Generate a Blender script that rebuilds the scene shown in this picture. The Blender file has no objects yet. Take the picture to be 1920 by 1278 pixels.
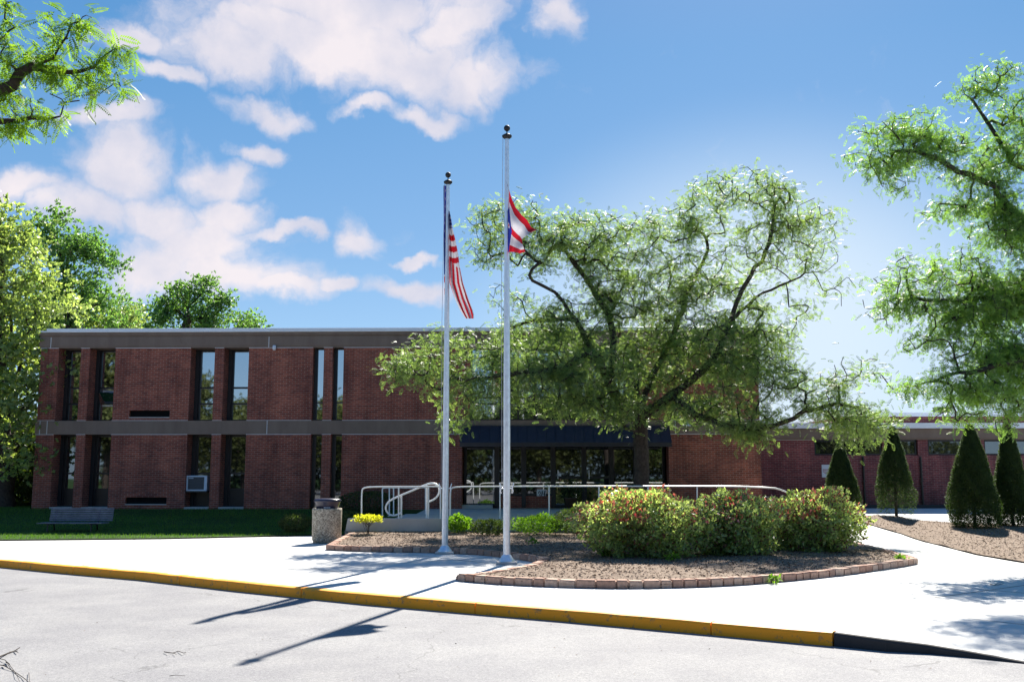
import bpy, bmesh, math, random
import numpy as np
from mathutils import Vector, Matrix
R = math.radians
random.seed(7); rng = np.random.default_rng(11)
sc = bpy.context.scene
C = sc.collection

# ------------------------------------------------------------------ camera
F = 1880.0; TH = R(7.66); CAMZ = 1.6
cam_d = bpy.data.cameras.new('camera'); cam = bpy.data.objects.new('camera', cam_d); C.objects.link(cam)
cam.location = (0, 0, CAMZ); cam.rotation_euler = (R(90) + TH, 0, 0)
cam_d.sensor_width = 36; cam_d.lens = F / 1920 * 36; cam_d.clip_start = 0.05; cam_d.clip_end = 3000
sc.camera = cam
sc.view_settings.view_transform = 'Standard'; sc.view_settings.look = 'None'
sc.view_settings.exposure = 1.4; sc.view_settings.gamma = 1.0; sc.view_settings.use_curve_mapping = False

# ------------------------------------------------------------------ sun + sky
SUN_EL, SUN_AZ = R(41.9), R(14.9)          # azimuth measured clockwise from +Y
sd = bpy.data.lights.new('sun', 'SUN'); sd.energy = 5.0; sd.angle = R(0.5); sd.color = (1, 0.95, 0.86)
so = bpy.data.objects.new('sun', sd); C.objects.link(so)
sdir = Vector((math.sin(SUN_AZ) * math.cos(SUN_EL), math.cos(SUN_AZ) * math.cos(SUN_EL), math.sin(SUN_EL)))
so.rotation_euler = sdir.to_track_quat('Z', 'Y').to_euler(); so.location = (10, 40, 40)

def ray(u, v):
    a = (u - 960) / F; b = (639 - v) / F
    return Vector((a, math.cos(TH) - b * math.sin(TH), math.sin(TH) + b * math.cos(TH)))

world = bpy.data.worlds.new('World'); sc.world = world; world.use_nodes = True
def build_world():
    nt = world.node_tree; nt.nodes.clear(); N = nt.nodes.new; L = nt.links.new
    def math_(op, a, b=None, c=None, clamp=False):
        n = N('ShaderNodeMath'); n.operation = op; n.use_clamp = clamp
        for i, s in enumerate((a, b, c)):
            if s is None: continue
            if isinstance(s, (int, float)): n.inputs[i].default_value = s
            else: L(s, n.inputs[i])
        return n.outputs[0]
    sky = N('ShaderNodeTexSky'); sky.sky_type = 'NISHITA'; sky.sun_disc = False
    sky.sun_elevation = SUN_EL; sky.sun_rotation = SUN_AZ; sky.air_density = 1.0; sky.dust_density = 0.6; sky.ozone_density = 2.5
    tc = N('ShaderNodeTexCoord'); sep = N('ShaderNodeSeparateXYZ'); L(tc.outputs['Generated'], sep.inputs[0])
    az = math_('ARCTAN2', sep.outputs[0], sep.outputs[1]); el = math_('ARCSINE', sep.outputs[2])
    com = N('ShaderNodeCombineXYZ'); L(az, com.inputs[0]); L(el, com.inputs[1])
    # wobble the cloud outlines
    n1 = N('ShaderNodeTexNoise'); n1.inputs['Scale'].default_value = 9; n1.inputs['Detail'].default_value = 6; n1.inputs['Roughness'].default_value = 0.55
    L(com.outputs[0], n1.inputs['Vector'])
    vm = N('ShaderNodeVectorMath'); vm.operation = 'SUBTRACT'; L(n1.outputs['Color'], vm.inputs[0]); vm.inputs[1].default_value = (.5, .5, .5)
    vs = N('ShaderNodeVectorMath'); vs.operation = 'MULTIPLY_ADD'; L(vm.outputs[0], vs.inputs[0]); vs.inputs[1].default_value = (.13, .10, 0); L(com.outputs[0], vs.inputs[2])
    P = vs.outputs[0]
    clouds = [(600,60,330,95),(430,95,160,70),(770,110,180,80),(890,150,130,50),(500,190,100,34),(790,205,80,24),(650,0,360,60),(240,75,80,34),(640,95,120,60),(320,150,70,22),(700,190,60,20),(850,60,110,50),
              (205,222,105,30),(225,305,100,75),(165,385,90,55),(300,395,110,60),(415,325,95,48),(480,268,50,26),(440,385,80,48),(45,348,60,40),
              (370,450,150,80),(460,525,190,62),(290,490,120,70),(560,545,80,34),(540,425,75,20),(665,440,62,46),(750,548,110,28),(775,490,50,14),(630,535,40,24),(1040,40,50,60)]
    acc = None
    for (u, v, ru, rv) in clouds:
        d = ray(u, v).normalized(); a0 = math.atan2(d.x, d.y); e0 = math.asin(d.z)
        mp = N('ShaderNodeMapping'); mp.vector_type = 'POINT'
        sx, sy = F / ru * 0.80, F / rv * 0.82
        mp.inputs['Scale'].default_value = (sx, sy, 0); mp.inputs['Location'].default_value = (-a0 * sx, -e0 * sy, 0)
        L(P, mp.inputs['Vector'])
        g = N('ShaderNodeTexGradient'); g.gradient_type = 'SPHERICAL'; L(mp.outputs[0], g.inputs[0])
        acc = g.outputs['Fac'] if acc is None else math_('MAXIMUM', acc, math_('ADD', g.outputs['Fac'], math_('MULTIPLY', acc, 0.12)))
    n2 = N('ShaderNodeTexNoise'); n2.inputs['Scale'].default_value = 15; n2.inputs['Detail'].default_value = 7; n2.inputs['Roughness'].default_value = 0.6
    L(P, n2.inputs['Vector'])
    dens = math_('ADD', acc, math_('MULTIPLY', math_('SUBTRACT', n2.outputs['Fac'], 0.5), 1.25))
    mr = N('ShaderNodeMapRange'); mr.interpolation_type = 'SMOOTHSTEP'; L(dens, mr.inputs[0])
    mr.inputs[1].default_value = 0.13; mr.inputs[2].default_value = 0.76; mr.inputs[3].default_value = 0; mr.inputs[4].default_value = 0.93
    # thin high veil toward the sun side, near the horizon
    dv = ray(1420, 640).normalized(); a0 = math.atan2(dv.x, dv.y); e0 = math.asin(dv.z)
    mp = N('ShaderNodeMapping'); sx, sy = F / 640, F / 470
    mp.inputs['Scale'].default_value = (sx, sy, 0); mp.inputs['Location'].default_value = (-a0 * sx, -e0 * sy, 0); L(com.outputs[0], mp.inputs['Vector'])
    g = N('ShaderNodeTexGradient'); g.gradient_type = 'SPHERICAL'; L(mp.outputs[0], g.inputs[0])
    veil = N('ShaderNodeMapRange'); veil.interpolation_type = 'SMOOTHSTEP'; L(g.outputs['Fac'], veil.inputs[0]); veil.inputs[4].default_value = 0.9; veil.inputs[2].default_value = 0.8
    tint = N('ShaderNodeMix'); tint.data_type = 'RGBA'; tint.blend_type = 'MULTIPLY'; tint.inputs[0].default_value = 1
    L(sky.outputs[0], tint.inputs[6]); tint.inputs[7].default_value = SKY_TINT
    er = N('ShaderNodeValToRGB'); L(math_('MULTIPLY', el, 1.6, clamp=True), er.inputs[0]); e_ = er.color_ramp.elements
    stops = [(0.0, (1.9, 2.6, 3.3)), (0.18, (1.1, 1.9, 2.9)), (0.38, (0.62, 1.38, 2.45)), (0.66, (0.26, 1.02, 2.15)), (1.0, (0.12, 0.6, 1.7))]
    while len(e_) < len(stops): e_.new(0.5)
    for i, (p_, c_) in enumerate(stops): e_[i].position = p_; e_[i].color = (*c_, 1)
    m0 = N('ShaderNodeMix'); m0.data_type = 'RGBA'; m0.inputs[0].default_value = 0.88; L(tint.outputs[2], m0.inputs[6]); L(er.outputs[0], m0.inputs[7])
    m1 = N('ShaderNodeMix'); m1.data_type = 'RGBA'; L(veil.outputs[0], m1.inputs[0]); L(m0.outputs[2], m1.inputs[6]); m1.inputs[7].default_value = VEIL
    # cloud brightness varies with thickness
    cr = N('ShaderNodeValToRGB'); L(n1.outputs['Fac'], cr.inputs[0])
    cr.color_ramp.elements[0].position = 0.3; cr.color_ramp.elements[0].color = CLOUD_D
    cr.color_ramp.elements[1].position = 0.62; cr.color_ramp.elements[1].color = CLOUD_L
    m2 = N('ShaderNodeMix'); m2.data_type = 'RGBA'; L(mr.outputs[0], m2.inputs[0]); L(m1.outputs[2], m2.inputs[6]); L(cr.outputs[0], m2.inputs[7])
    bg = N('ShaderNodeBackground'); bg.inputs['Strength'].default_value = SKY_S; L(m2.outputs[2], bg.inputs['Color'])
    o = N('ShaderNodeOutputWorld'); L(bg.outputs[0], o.inputs[0])
SKY_S = 0.10
SKY_TINT = (0.8, 0.9, 1.0, 1)
VEIL = (2.9, 3.4, 3.9, 1); CLOUD_L = (3.7, 3.38, 3.45, 1); CLOUD_D = (2.2, 2.35, 2.95, 1)
build_world()

# ------------------------------------------------------------------ helpers
def tag(o, label=None, cat=None, group=None, kind=None):
    if label: o['label'] = label
    if cat: o['category'] = cat
    if group: o['group'] = group
    if kind: o['kind'] = kind
    return o
def empty(name, loc, label, cat, group=None, rz=0):
    o = bpy.data.objects.new(name, None); o.empty_display_size = 0.2; C.objects.link(o)
    o.location = loc; o.rotation_euler = (0, 0, rz)
    return tag(o, label, cat, group)
class MB:
    def __init__(s): s.v = []; s.f = []; s.m = []; s.sm = []
    def add(s, vs, fs, mi=0, smooth=False):
        b = len(s.v); s.v += [tuple(x) for x in vs]
        for f in fs: s.f.append(tuple(b + i for i in f)); s.m.append(mi); s.sm.append(smooth)
    def box(s, x0, x1, y0, y1, z0, z1, mi=0, M=None):
        vs = [Vector(p) for p in ((x0,y0,z0),(x1,y0,z0),(x1,y1,z0),(x0,y1,z0),(x0,y0,z1),(x1,y0,z1),(x1,y1,z1),(x0,y1,z1))]
        if M: vs = [M @ p for p in vs]
        s.add(vs, [(0,3,2,1),(4,5,6,7),(0,1,5,4),(1,2,6,5),(2,3,7,6),(3,0,4,7)], mi)
    def tube(s, pts, r, n=10, mi=0, caps=True):
        pts = [Vector(p) for p in pts]; k = len(pts); rs = r if isinstance(r, (list, tuple)) else [r] * k
        rings = []; up = None
        for i in range(k):
            d = (pts[min(i+1,k-1)] - pts[max(i-1,0)]).normalized()
            if up is None: up = d.orthogonal().normalized()
            up = (up - d * up.dot(d)).normalized(); w = d.cross(up)
            rings.append([pts[i] + (up * math.cos(2*math.pi*j/n) + w * math.sin(2*math.pi*j/n)) * rs[i] for j in range(n)])
        vs = [p for rg in rings for p in rg]; fs = []
        for i in range(k-1):
            for j in range(n): fs.append((i*n+j, i*n+(j+1)%n, (i+1)*n+(j+1)%n, (i+1)*n+j))
        s.add(vs, fs, mi, True)
        if caps: s.add(rings[0], [tuple(reversed(range(n)))], mi); s.add(rings[-1], [tuple(range(n))], mi)
    def lathe(s, prof, n=24, c=(0,0,0), mi=0, wob=None):
        vs = []; k = len(prof)
        for (r, z) in prof:
            for j in range(n):
                a = 2*math.pi*j/n; vs.append((c[0]+r*math.cos(a), c[1]+r*math.sin(a), c[2]+z))
        fs = [(i*n+j, i*n+(j+1)%n, (i+1)*n+(j+1)%n, (i+1)*n+j) for i in range(k-1) for j in range(n)]
        s.add(vs, fs, mi, True)
    def build(s, name, mats, parent=None, bevel=0):
        me = bpy.data.meshes.new(name); me.from_pydata(s.v, [], s.f)
        for m in (mats if isinstance(mats, (list, tuple)) else [mats]): me.materials.append(m)
        me.polygons.foreach_set('material_index', s.m); me.polygons.foreach_set('use_smooth', s.sm); me.update()
        o = bpy.data.objects.new(name, me); C.objects.link(o)
        if parent: o.parent = parent
        if bevel:
            b = o.modifiers.new('bevel', 'BEVEL'); b.width = bevel; b.segments = 2; b.limit_method = 'ANGLE'
        return o
def np_mesh(name, V, Fc, mats, parent=None, mi=None, smooth=False, attr=None):
    """V (n,3), Fc (m,k) constant k"""
    me = bpy.data.meshes.new(name); n, k = len(V), Fc.shape[1]; m = len(Fc)
    me.vertices.add(n); me.vertices.foreach_set('co', np.asarray(V, np.float32).ravel())
    me.loops.add(m*k); me.loops.foreach_set('vertex_index', np.asarray(Fc, np.int32).ravel())
    me.polygons.add(m); me.polygons.foreach_set('loop_start', np.arange(0, m*k, k, dtype=np.int32))
    for x in (mats if isinstance(mats, (list, tuple)) else [mats]): me.materials.append(x)
    if mi is not None: me.polygons.foreach_set('material_index', np.asarray(mi, np.int32))
    if smooth: me.polygons.foreach_set('use_smooth', np.ones(m, bool))
    if attr is not None:
        a = me.attributes.new('tone', 'FLOAT', 'FACE'); a.data.foreach_set('value', np.asarray(attr, np.float32))
    me.update(calc_edges=True)
    o = bpy.data.objects.new(name, me); C.objects.link(o)
    if parent: o.parent = parent
    return o

# ------------------------------------------------------------------ materials
class NT:
    def __init__(s, name):
        s.m = bpy.data.materials.new(name); s.m.use_nodes = True; s.t = s.m.node_tree; s.t.nodes.clear()
        s.out = s.N('ShaderNodeOutputMaterial'); s.tc = s.N('ShaderNodeTexCoord')
    def N(s, t, **k):
        n = s.t.nodes.new(t)
        for a, b in k.items(): setattr(n, a, b)
        return n
    def L(s, a, b): s.t.links.new(a, b)
    def noise(s, scale, detail=4, rough=0.5, vec=None, scl=None):
        n = s.N('ShaderNodeTexNoise'); n.inputs['Scale'].default_value = scale; n.inputs['Detail'].default_value = detail; n.inputs['Roughness'].default_value = rough
        src = vec or s.tc.outputs['Object']
        if scl:
            mp = s.N('ShaderNodeMapping'); mp.inputs['Scale'].default_value = scl; s.L(src, mp.inputs[0]); src = mp.outputs[0]
        s.L(src, n.inputs['Vector']); return n.outputs['Fac']
    def ramp(s, fac, stops):
        r = s.N('ShaderNodeValToRGB'); s.L(fac, r.inputs[0]); e = r.color_ramp.elements
        while len(e) < len(stops): e.new(0.5)
        for i, (p, c) in enumerate(stops): e[i].position = p; e[i].color = (*c, 1)
        return r.outputs[0]
    def mix(s, fac, a, b, mode='MIX'):
        n = s.N('ShaderNodeMix', data_type='RGBA', blend_type=mode)
        for i, x in ((0, fac), (6, a), (7, b)):
            if isinstance(x, (int, float)): n.inputs[i].default_value = x
            elif isinstance(x, tuple): n.inputs[i].default_value = (*x, 1)
            else: s.L(x, n.inputs[i])
        return n.outputs[2]
    def math(s, op, a, b=0.0, clamp=False):
        n = s.N('ShaderNodeMath', operation=op, use_clamp=clamp)
        for i, x in enumerate((a, b)):
            if isinstance(x, (int, float)): n.inputs[i].default_value = x
            else: s.L(x, n.inputs[i])
        return n.outputs[0]
    def bsdf(s, color, rough=0.7, metal=0.0, spec=0.5, bump=None, bs=0.3, bd=0.01):
        p = s.N('ShaderNodeBsdfPrincipled'); p.inputs['Metallic'].default_value = metal
        p.inputs['Specular IOR Level'].default_value = spec
        if isinstance(color, tuple): p.inputs['Base Color'].default_value = (*color, 1)
        else: s.L(color, p.inputs['Base Color'])
        if isinstance(rough, (int, float)): p.inputs['Roughness'].default_value = rough
        else: s.L(rough, p.inputs['Roughness'])
        if bump is not None:
            b = s.N('ShaderNodeBump'); b.inputs['Strength'].default_value = bs; b.inputs['Distance'].default_value = bd
            s.L(bump, b.inputs['Height']); s.L(b.outputs[0], p.inputs['Normal'])
        s.L(p.outputs[0], s.out.inputs[0]); return p
def simple(name, col, rough=0.6, metal=0.0, var=0.25, scale=6, spec=0.5):
    t = NT(name); n = t.noise(scale, 5, 0.6)
    c = t.ramp(n, [(0.3, tuple(x*(1-var) for x in col)), (0.7, tuple(min(1, x*(1+var)) for x in col))])
    t.bsdf(c, rough, metal, spec, n, 0.15, 0.005); return t.m
def leaf_mat(name, a, b, trans=0.5, rough=0.45, tcol=None, tmul=1.6):
    t = NT(name); g = t.N('ShaderNodeNewGeometry'); at = t.N('ShaderNodeAttribute', attribute_name='tone')
    f = t.math('ADD', t.math('MULTIPLY', g.outputs['Random Per Island'], 0.45), t.math('MULTIPLY', at.outputs['Fac'], 0.55))
    c = t.ramp(f, [(0.1, a), (0.9, b)])
    p = t.bsdf(c, rough + .12, 0, 0.4)
    tr = t.N('ShaderNodeBsdfTranslucent')
    tc = t.mix(1.0, c, tcol or (1.25*tmul, 1.35*tmul, 0.35*tmul), 'MULTIPLY'); t.L(tc, tr.inputs[0])
    mx = t.N('ShaderNodeMixShader'); mx.inputs[0].default_value = trans
    t.L(p.outputs[0], mx.inputs[1]); t.L(tr.outputs[0], mx.inputs[2]); t.L(mx.outputs[0], t.out.inputs[0]); return t.m
def brick_mat(name, c1, c2, mort, bw=0.2, bh=0.0637):
    t = NT(name); sep = t.N('ShaderNodeSeparateXYZ'); t.L(t.tc.outputs['Object'], sep.inputs[0])
    cb = t.N('ShaderNodeCombineXYZ'); t.L(t.math('ADD', sep.outputs[0], sep.outputs[1]), cb.inputs[0]); t.L(sep.outputs[2], cb.inputs[1])
    b = t.N('ShaderNodeTexBrick'); t.L(cb.outputs[0], b.inputs['Vector']); b.inputs['Scale'].default_value = 1
    b.inputs['Brick Width'].default_value = bw; b.inputs['Row Height'].default_value = bh; b.inputs['Mortar Size'].default_value = 0.006
    b.inputs['Mortar Smooth'].default_value = 0.2; b.inputs['Bias'].default_value = -0.1
    b.inputs['Color1'].default_value = (*c1, 1); b.inputs['Color2'].default_value = (*c2, 1); b.inputs['Mortar'].default_value = (*mort, 1)
    n = t.noise(1.1, 5, 0.65, cb.outputs[0]); v = t.ramp(n, [(0.3, (0.72, 0.7, 0.74)), (0.7, (1.25, 1.2, 1.15))])
    n2 = t.noise(9, 3, 0.6, cb.outputs[0], (0.5, 1.6, 1)); v2 = t.ramp(n2, [(0.3, (0.8, 0.8, 0.85)), (0.7, (1.2, 1.15, 1.1))])
    c = t.mix(1.0, t.mix(1.0, b.outputs['Color'], v, 'MULTIPLY'), v2, 'MULTIPLY')
    n3 = t.noise(1.0, 6, 0.7, cb.outputs[0], (2.4, 0.28, 1)); c = t.mix(1.0, c, t.ramp(n3, [(0.36, (0.72, 0.70, 0.72)), (0.5, (1, 1, 1)), (0.68, (1.16, 1.12, 1.1))]), 'MULTIPLY')
    t.bsdf(c, 0.85, 0, 0.3, b.outputs['Fac'], 0.4, -0.008); return t.m
M = {}
M['brick'] = brick_mat('red_brick', (0.30, 0.085, 0.052), (0.17, 0.048, 0.033), (0.34, 0.24, 0.20))
M['brick_purple'] = brick_mat('plum_brick', (0.25, 0.068, 0.066), (0.15, 0.042, 0.045), (0.28, 0.20, 0.19))
def conc(name, lo, hi, joints=False, rough=0.85, streak=None):
    t = NT(name); n = t.noise(0.9, 6, 0.65, None, streak); n2 = t.noise(60, 3, 0.7)
    c = t.mix(0.25, t.ramp(n, [(0.3, lo), (0.7, hi)]), t.ramp(n2, [(0.3, lo), (0.7, hi)]))
    if joints:
        sep = t.N('ShaderNodeSeparateXYZ'); mp = t.N('ShaderNodeMapping'); mp.inputs['Rotation'].default_value = (0, 0, R(-38)); t.L(t.tc.outputs['Object'], mp.inputs[0]); t.L(mp.outputs[0], sep.inputs[0])
        ls = []
        for i, per in ((0, 3.0), (1, 3.0)):
            m_ = t.math('PINGPONG', t.math('ADD', sep.outputs[i], 0.7 + i), per / 2)
            ls.append(t.math('LESS_THAN', m_, 0.02))
        j = t.math('MAXIMUM', ls[0], ls[1]); c = t.mix(t.math('MULTIPLY', j, 0.8), c, (0.10, 0.09, 0.08))
    st = t.noise(4.0, 8, 0.75); sm = t.ramp(st, [(0.60, (1, 1, 1)), (0.72, (0.8, 0.78, 0.75))]); c = t.mix(1.0, c, sm, 'MULTIPLY')
    t.bsdf(c, rough, 0, 0.3, n2, 0.25, 0.004); return t.m
M['walk'] = conc('pavement_concrete', (0.50, 0.49, 0.47), (0.60, 0.59, 0.56), True)
M['slab'] = conc('platform_concrete', (0.34, 0.33, 0.32), (0.48, 0.46, 0.44))
M['kerb_shaded'] = conc('shaded_kerb_concrete', (0.03, 0.028, 0.028), (0.06, 0.055, 0.055))  # concrete coloured near black, the shade on the kerb face is painted in
M['fascia'] = conc('precast_fascia', (0.17, 0.12, 0.095), (0.24, 0.18, 0.145), streak=(2.2, 2.2, .5))
def asphalt():
    t = NT('asphalt'); n = t.noise(0.35, 6, 0.6); n2 = t.noise(75, 3, 0.9); n3 = t.noise(22, 4, 0.7)
    c = t.mix(1.0, t.ramp(n, [(0.3, (0.205, 0.20, 0.205)), (0.7, (0.255, 0.25, 0.25))]), t.ramp(n2, [(0.32, (0.55, 0.55, 0.58)), (0.68, (1.4, 1.4, 1.36))]), 'MULTIPLY')
    c = t.mix(1.0, c, t.ramp(n3, [(0.35, (0.86, 0.86, 0.88)), (0.65, (1.1, 1.1, 1.08))]), 'MULTIPLY')
    wob = t.noise(1.3, 6, 0.7); sep = t.N('ShaderNodeSeparateXYZ'); t.L(t.tc.outputs['Object'], sep.inputs[0])
    v = t.N('ShaderNodeTexVoronoi', feature='DISTANCE_TO_EDGE'); v.inputs['Scale'].default_value = 0.23
    vm = t.N('ShaderNodeVectorMath', operation='MULTIPLY_ADD'); nn = t.N('ShaderNodeTexNoise'); nn.inputs['Scale'].default_value = 1.5; nn.inputs['Detail'].default_value = 6; t.L(t.tc.outputs['Object'], nn.inputs['Vector'])
    t.L(nn.outputs['Color'], vm.inputs[0]); vm.inputs[1].default_value = (1.1, 1.1, 0); t.L(t.tc.outputs['Object'], vm.inputs[2]); t.L(vm.outputs[0], v.inputs['Vector'])
    crack = t.math('MULTIPLY', t.math('LESS_THAN', v.outputs['Distance'], 0.0022), t.math('GREATER_THAN', wob, 0.5))
    c = t.mix(t.math('MULTIPLY', crack, 0.45), c, (0.07, 0.07, 0.07))
    st = t.noise(0.9, 7, 0.75); c = t.mix(1.0, c, t.ramp(st, [(0.42, (0.88, 0.88, 0.9)), (0.55, (1, 1, 1)), (0.7, (1.1, 1.09, 1.07))]), 'MULTIPLY')
    t.bsdf(c, 0.85, 0, 0.3, n2, 0.5, 0.004); return t.m
M['asphalt'] = asphalt()
def yellow():
    t = NT('yellow_kerb_paint'); n = t.noise(9, 7, 0.75); sep = t.N('ShaderNodeSeparateXYZ'); t.L(t.tc.outputs['Object'], sep.inputs[0])
    c = t.mix(t.ramp(n, [(0.56, (0, 0, 0)), (0.64, (0.85, 0.85, 0.85))]), (0.95, 0.35, 0.006), (0.30, 0.18, 0.08))
    t.bsdf(c, 0.6, 0, 0.4, n, 0.3, 0.004); return t.m
M['yellow'] = yellow()
M['white_metal'] = simple('painted_coping', (0.78, 0.8, 0.84), 0.35, 0, 0.04, 2)
M['caulk'] = simple('pale_joint', (0.55, 0.55, 0.56), 0.7, 0, 0.1)
M['dark_frame'] = simple('dark_bronze_frame', (0.016, 0.015, 0.018), 0.35, 0.2, 0.2)
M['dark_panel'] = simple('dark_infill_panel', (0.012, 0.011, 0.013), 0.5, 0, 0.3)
M['louver'] = simple('black_louvre', (0.01, 0.009, 0.009), 0.6)
M['canopy'] = simple('navy_canopy', (0.02, 0.019, 0.03), 0.45, 0.1, 0.25, 3)
def glass(nm, fac_):
    t = NT(nm); g = t.N('ShaderNodeBsdfGlossy'); g.inputs['Roughness'].default_value = 0.02; g.inputs['Color'].default_value = (0.85, 0.9, 0.95, 1)
    n = t.noise(0.8, 2, 0.5); b = t.N('ShaderNodeBump'); b.inputs['Strength'].default_value = 0.05; b.inputs['Distance'].default_value = 0.02; t.L(n, b.inputs['Height']); t.L(b.outputs[0], g.inputs['Normal'])
    d = t.N('ShaderNodeBsdfDiffuse'); d.inputs['Color'].default_value = (0.012, 0.014, 0.014, 1)
    m = t.N('ShaderNodeMixShader'); m.inputs[0].default_value = fac_; t.L(d.outputs[0], m.inputs[1]); t.L(g.outputs[0], m.inputs[2]); t.L(m.outputs[0], t.out.inputs[0]); return t.m
M['glass'] = glass('reflective_glass', 0.55); M['glass_low'] = glass('dimmed_reflection_glass', 0.22)  # low panes are the same glass, mirror share cut to darken their reflections
M['alu'] = simple('brushed_aluminium', (0.78, 0.80, 0.83), 0.35, 0.55, 0.12, 12)
M['black'] = simple('black_enamel', (0.008, 0.008, 0.011), 0.6, 0.0, 0.2)
M['rail'] = simple('white_rail_paint', (0.82, 0.83, 0.84), 0.35, 0.1, 0.08)
M['rope'] = simple('rope', (0.4, 0.4, 0.42), 0.9)
M['bark'] = simple('dark_bark', (0.055, 0.043, 0.036), 0.9, 0, 0.45, 14, 0.2)
M['bark_grey'] = simple('grey_bark', (0.11, 0.09, 0.08), 0.9, 0, 0.4, 10, 0.2)
def ground_mat(name, a, b, c_, s1=2.5, s2=45, bs=0.8, bd=0.03):
    t = NT(name); n = t.noise(s1, 6, 0.7); n2 = t.noise(s2, 4, 0.8)
    c = t.mix(0.5, t.ramp(n, [(0.3, a), (0.7, b)]), t.ramp(n2, [(0.3, a), (0.6, c_)])); t.bsdf(c, 0.95, 0, 0.15, n2, bs, bd); return t.m
M['mulch'] = ground_mat('bark_mulch', (0.11, 0.08, 0.06), (0.21, 0.155, 0.115), (0.30, 0.225, 0.17), 2.5, 45, .35, .01)
M['chip'] = leaf_mat('mulch_chip', (0.10, 0.062, 0.042), (0.40, 0.29, 0.21), 0.0, 0.9)
M['lawn'] = ground_mat('lawn_soil', (0.018, 0.04, 0.010), (0.04, 0.085, 0.018), (0.05, 0.09, 0.02), 1.2, 60, 0.6, 0.02)
M['edging'] = None
def edging():
    t = NT('tan_edging_block'); oi = t.N('ShaderNodeObjectInfo'); n = t.noise(18, 6, 0.75)
    a = t.ramp(oi.outputs['Random'], [(0.0, (0.36, 0.21, 0.155)), (0.5, (0.44, 0.28, 0.21)), (1.0, (0.50, 0.36, 0.28))])
    c = t.mix(1.0, a, t.ramp(n, [(0.3, (0.72, 0.72, 0.72)), (0.7, (1.2, 1.2, 1.2))]), 'MULTIPLY'); t.bsdf(c, 0.9, 0, 0.2, n, 0.6, 0.01); return t.m
M['edging'] = edging()
def pebble():
    t = NT('exposed_aggregate'); v = t.N('ShaderNodeTexVoronoi'); v.inputs['Scale'].default_value = 42; t.L(t.tc.outputs['Object'], v.inputs['Vector'])
    sp = t.N('ShaderNodeSeparateColor'); t.L(v.outputs['Color'], sp.inputs[0])
    c = t.ramp(sp.outputs[0], [(0.0, (0.16, 0.135, 0.105)), (0.5, (0.32, 0.28, 0.22)), (1.0, (0.52, 0.47, 0.38))])
    t.bsdf(c, 0.85, 0, 0.3, v.outputs['Distance'], 0.7, -0.012); return t.m
M['pebble'] = pebble()
M['lid'] = simple('dark_plastic_lid', (0.028, 0.026, 0.05), 0.28, 0, 0.15)
M['bench'] = simple('weathered_slats', (0.12, 0.13, 0.17), 0.7, 0, 0.3, 8)
M['flag_red'] = leaf_mat('red_flag_cloth', (0.30, 0.008, 0.018), (0.38, 0.012, 0.025), 0.3, 0.8, (1.2, 1.0, 1.0))
M['flag_white'] = leaf_mat('white_flag_cloth', (0.46, 0.45, 0.5), (0.52, 0.51, 0.56), 0.3, 0.8, (1.0, 1.0, 1.0))
M['flag_blue'] = leaf_mat('blue_flag_cloth', (0.012, 0.02, 0.14), (0.02, 0.03, 0.18), 0.35, 0.8, (1, 1, 1.4))
M['locust'] = leaf_mat('honey_locust_leaf', (0.062, 0.115, 0.05), (0.26, 0.325, 0.13), 0.5, 0.33, (1.75, 1.95, .85))
M['locust_near'] = leaf_mat('sunlit_locust_leaf', (0.07, 0.14, 0.02), (0.15, 0.23, 0.03), 0.55, 0.45)
M['locust_right'] = leaf_mat('deep_locust_leaf', (0.06, 0.12, 0.045), (0.23, 0.33, 0.10), 0.52, 0.33, (1.8, 2.1, .7))
M['maple'] = leaf_mat('bright_broad_leaf', (0.11, 0.16, 0.07), (0.38, 0.44, 0.18), 0.5, 0.26, (1.8, 1.95, .8))
M['fartree'] = leaf_mat('far_tree_leaf', (0.05, 0.11, 0.05), (0.18, 0.30, 0.09), 0.5, 0.4, (1.9, 2.1, .8))
M['backtree'] = leaf_mat('roadside_leaf', (0.03, 0.045, 0.012), (0.11, 0.125, 0.03), 0.3, 0.6)
M['cedar'] = leaf_mat('arborvitae_leaf', (0.022, 0.045, 0.014), (0.055, 0.095, 0.025), 0.25, 0.7)
M['bush'] = leaf_mat('shrub_leaf', (0.12, 0.18, 0.07), (0.48, 0.56, 0.28), 0.52, 0.2, (1.9, 1.95, .9))
M['bushred'] = leaf_mat('red_young_leaf', (0.55, 0.08, 0.07), (0.85, 0.4, 0.34), 0.35, 0.4, (1.2, 0.8, 0.6))
M['bushbrown'] = leaf_mat('bronze_leaf', (0.14, 0.07, 0.045), (0.28, 0.16, 0.10), 0.3, 0.4, (1.2, 1, 0.8))
M['yellowleaf'] = leaf_mat('golden_leaf', (0.34, 0.34, 0.03), (0.55, 0.52, 0.07), 0.4, 0.5)
M['greenleaf'] = leaf_mat('fresh_green_leaf', (0.07, 0.16, 0.015), (0.17, 0.30, 0.03), 0.4, 0.5)
M['darkleaf'] = leaf_mat('dark_hedge_leaf', (0.03, 0.05, 0.018), (0.07, 0.10, 0.03), 0.3, 0.6)
M['grass'] = leaf_mat('grass_blade', (0.04, 0.10, 0.018), (0.10, 0.20, 0.035), 0.35, 0.6)
M['acwhite'] = simple('ac_casing', (0.55, 0.62, 0.72), 0.4, 0, 0.05)
M['acgrille'] = simple('ac_grille', (0.07, 0.075, 0.09), 0.6, 0, 0.3, 30)
M['signwhite'] = simple('sign_white', (0.7, 0.72, 0.78), 0.5, 0, 0.04)
M['signred'] = simple('sign_red', (0.4, 0.05, 0.05), 0.5)
M['dark_ink'] = simple('dark_ink', (0.03, 0.03, 0.04), 0.5)
M['blind'] = simple('window_blind', (0.45, 0.42, 0.40), 0.7)

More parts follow.
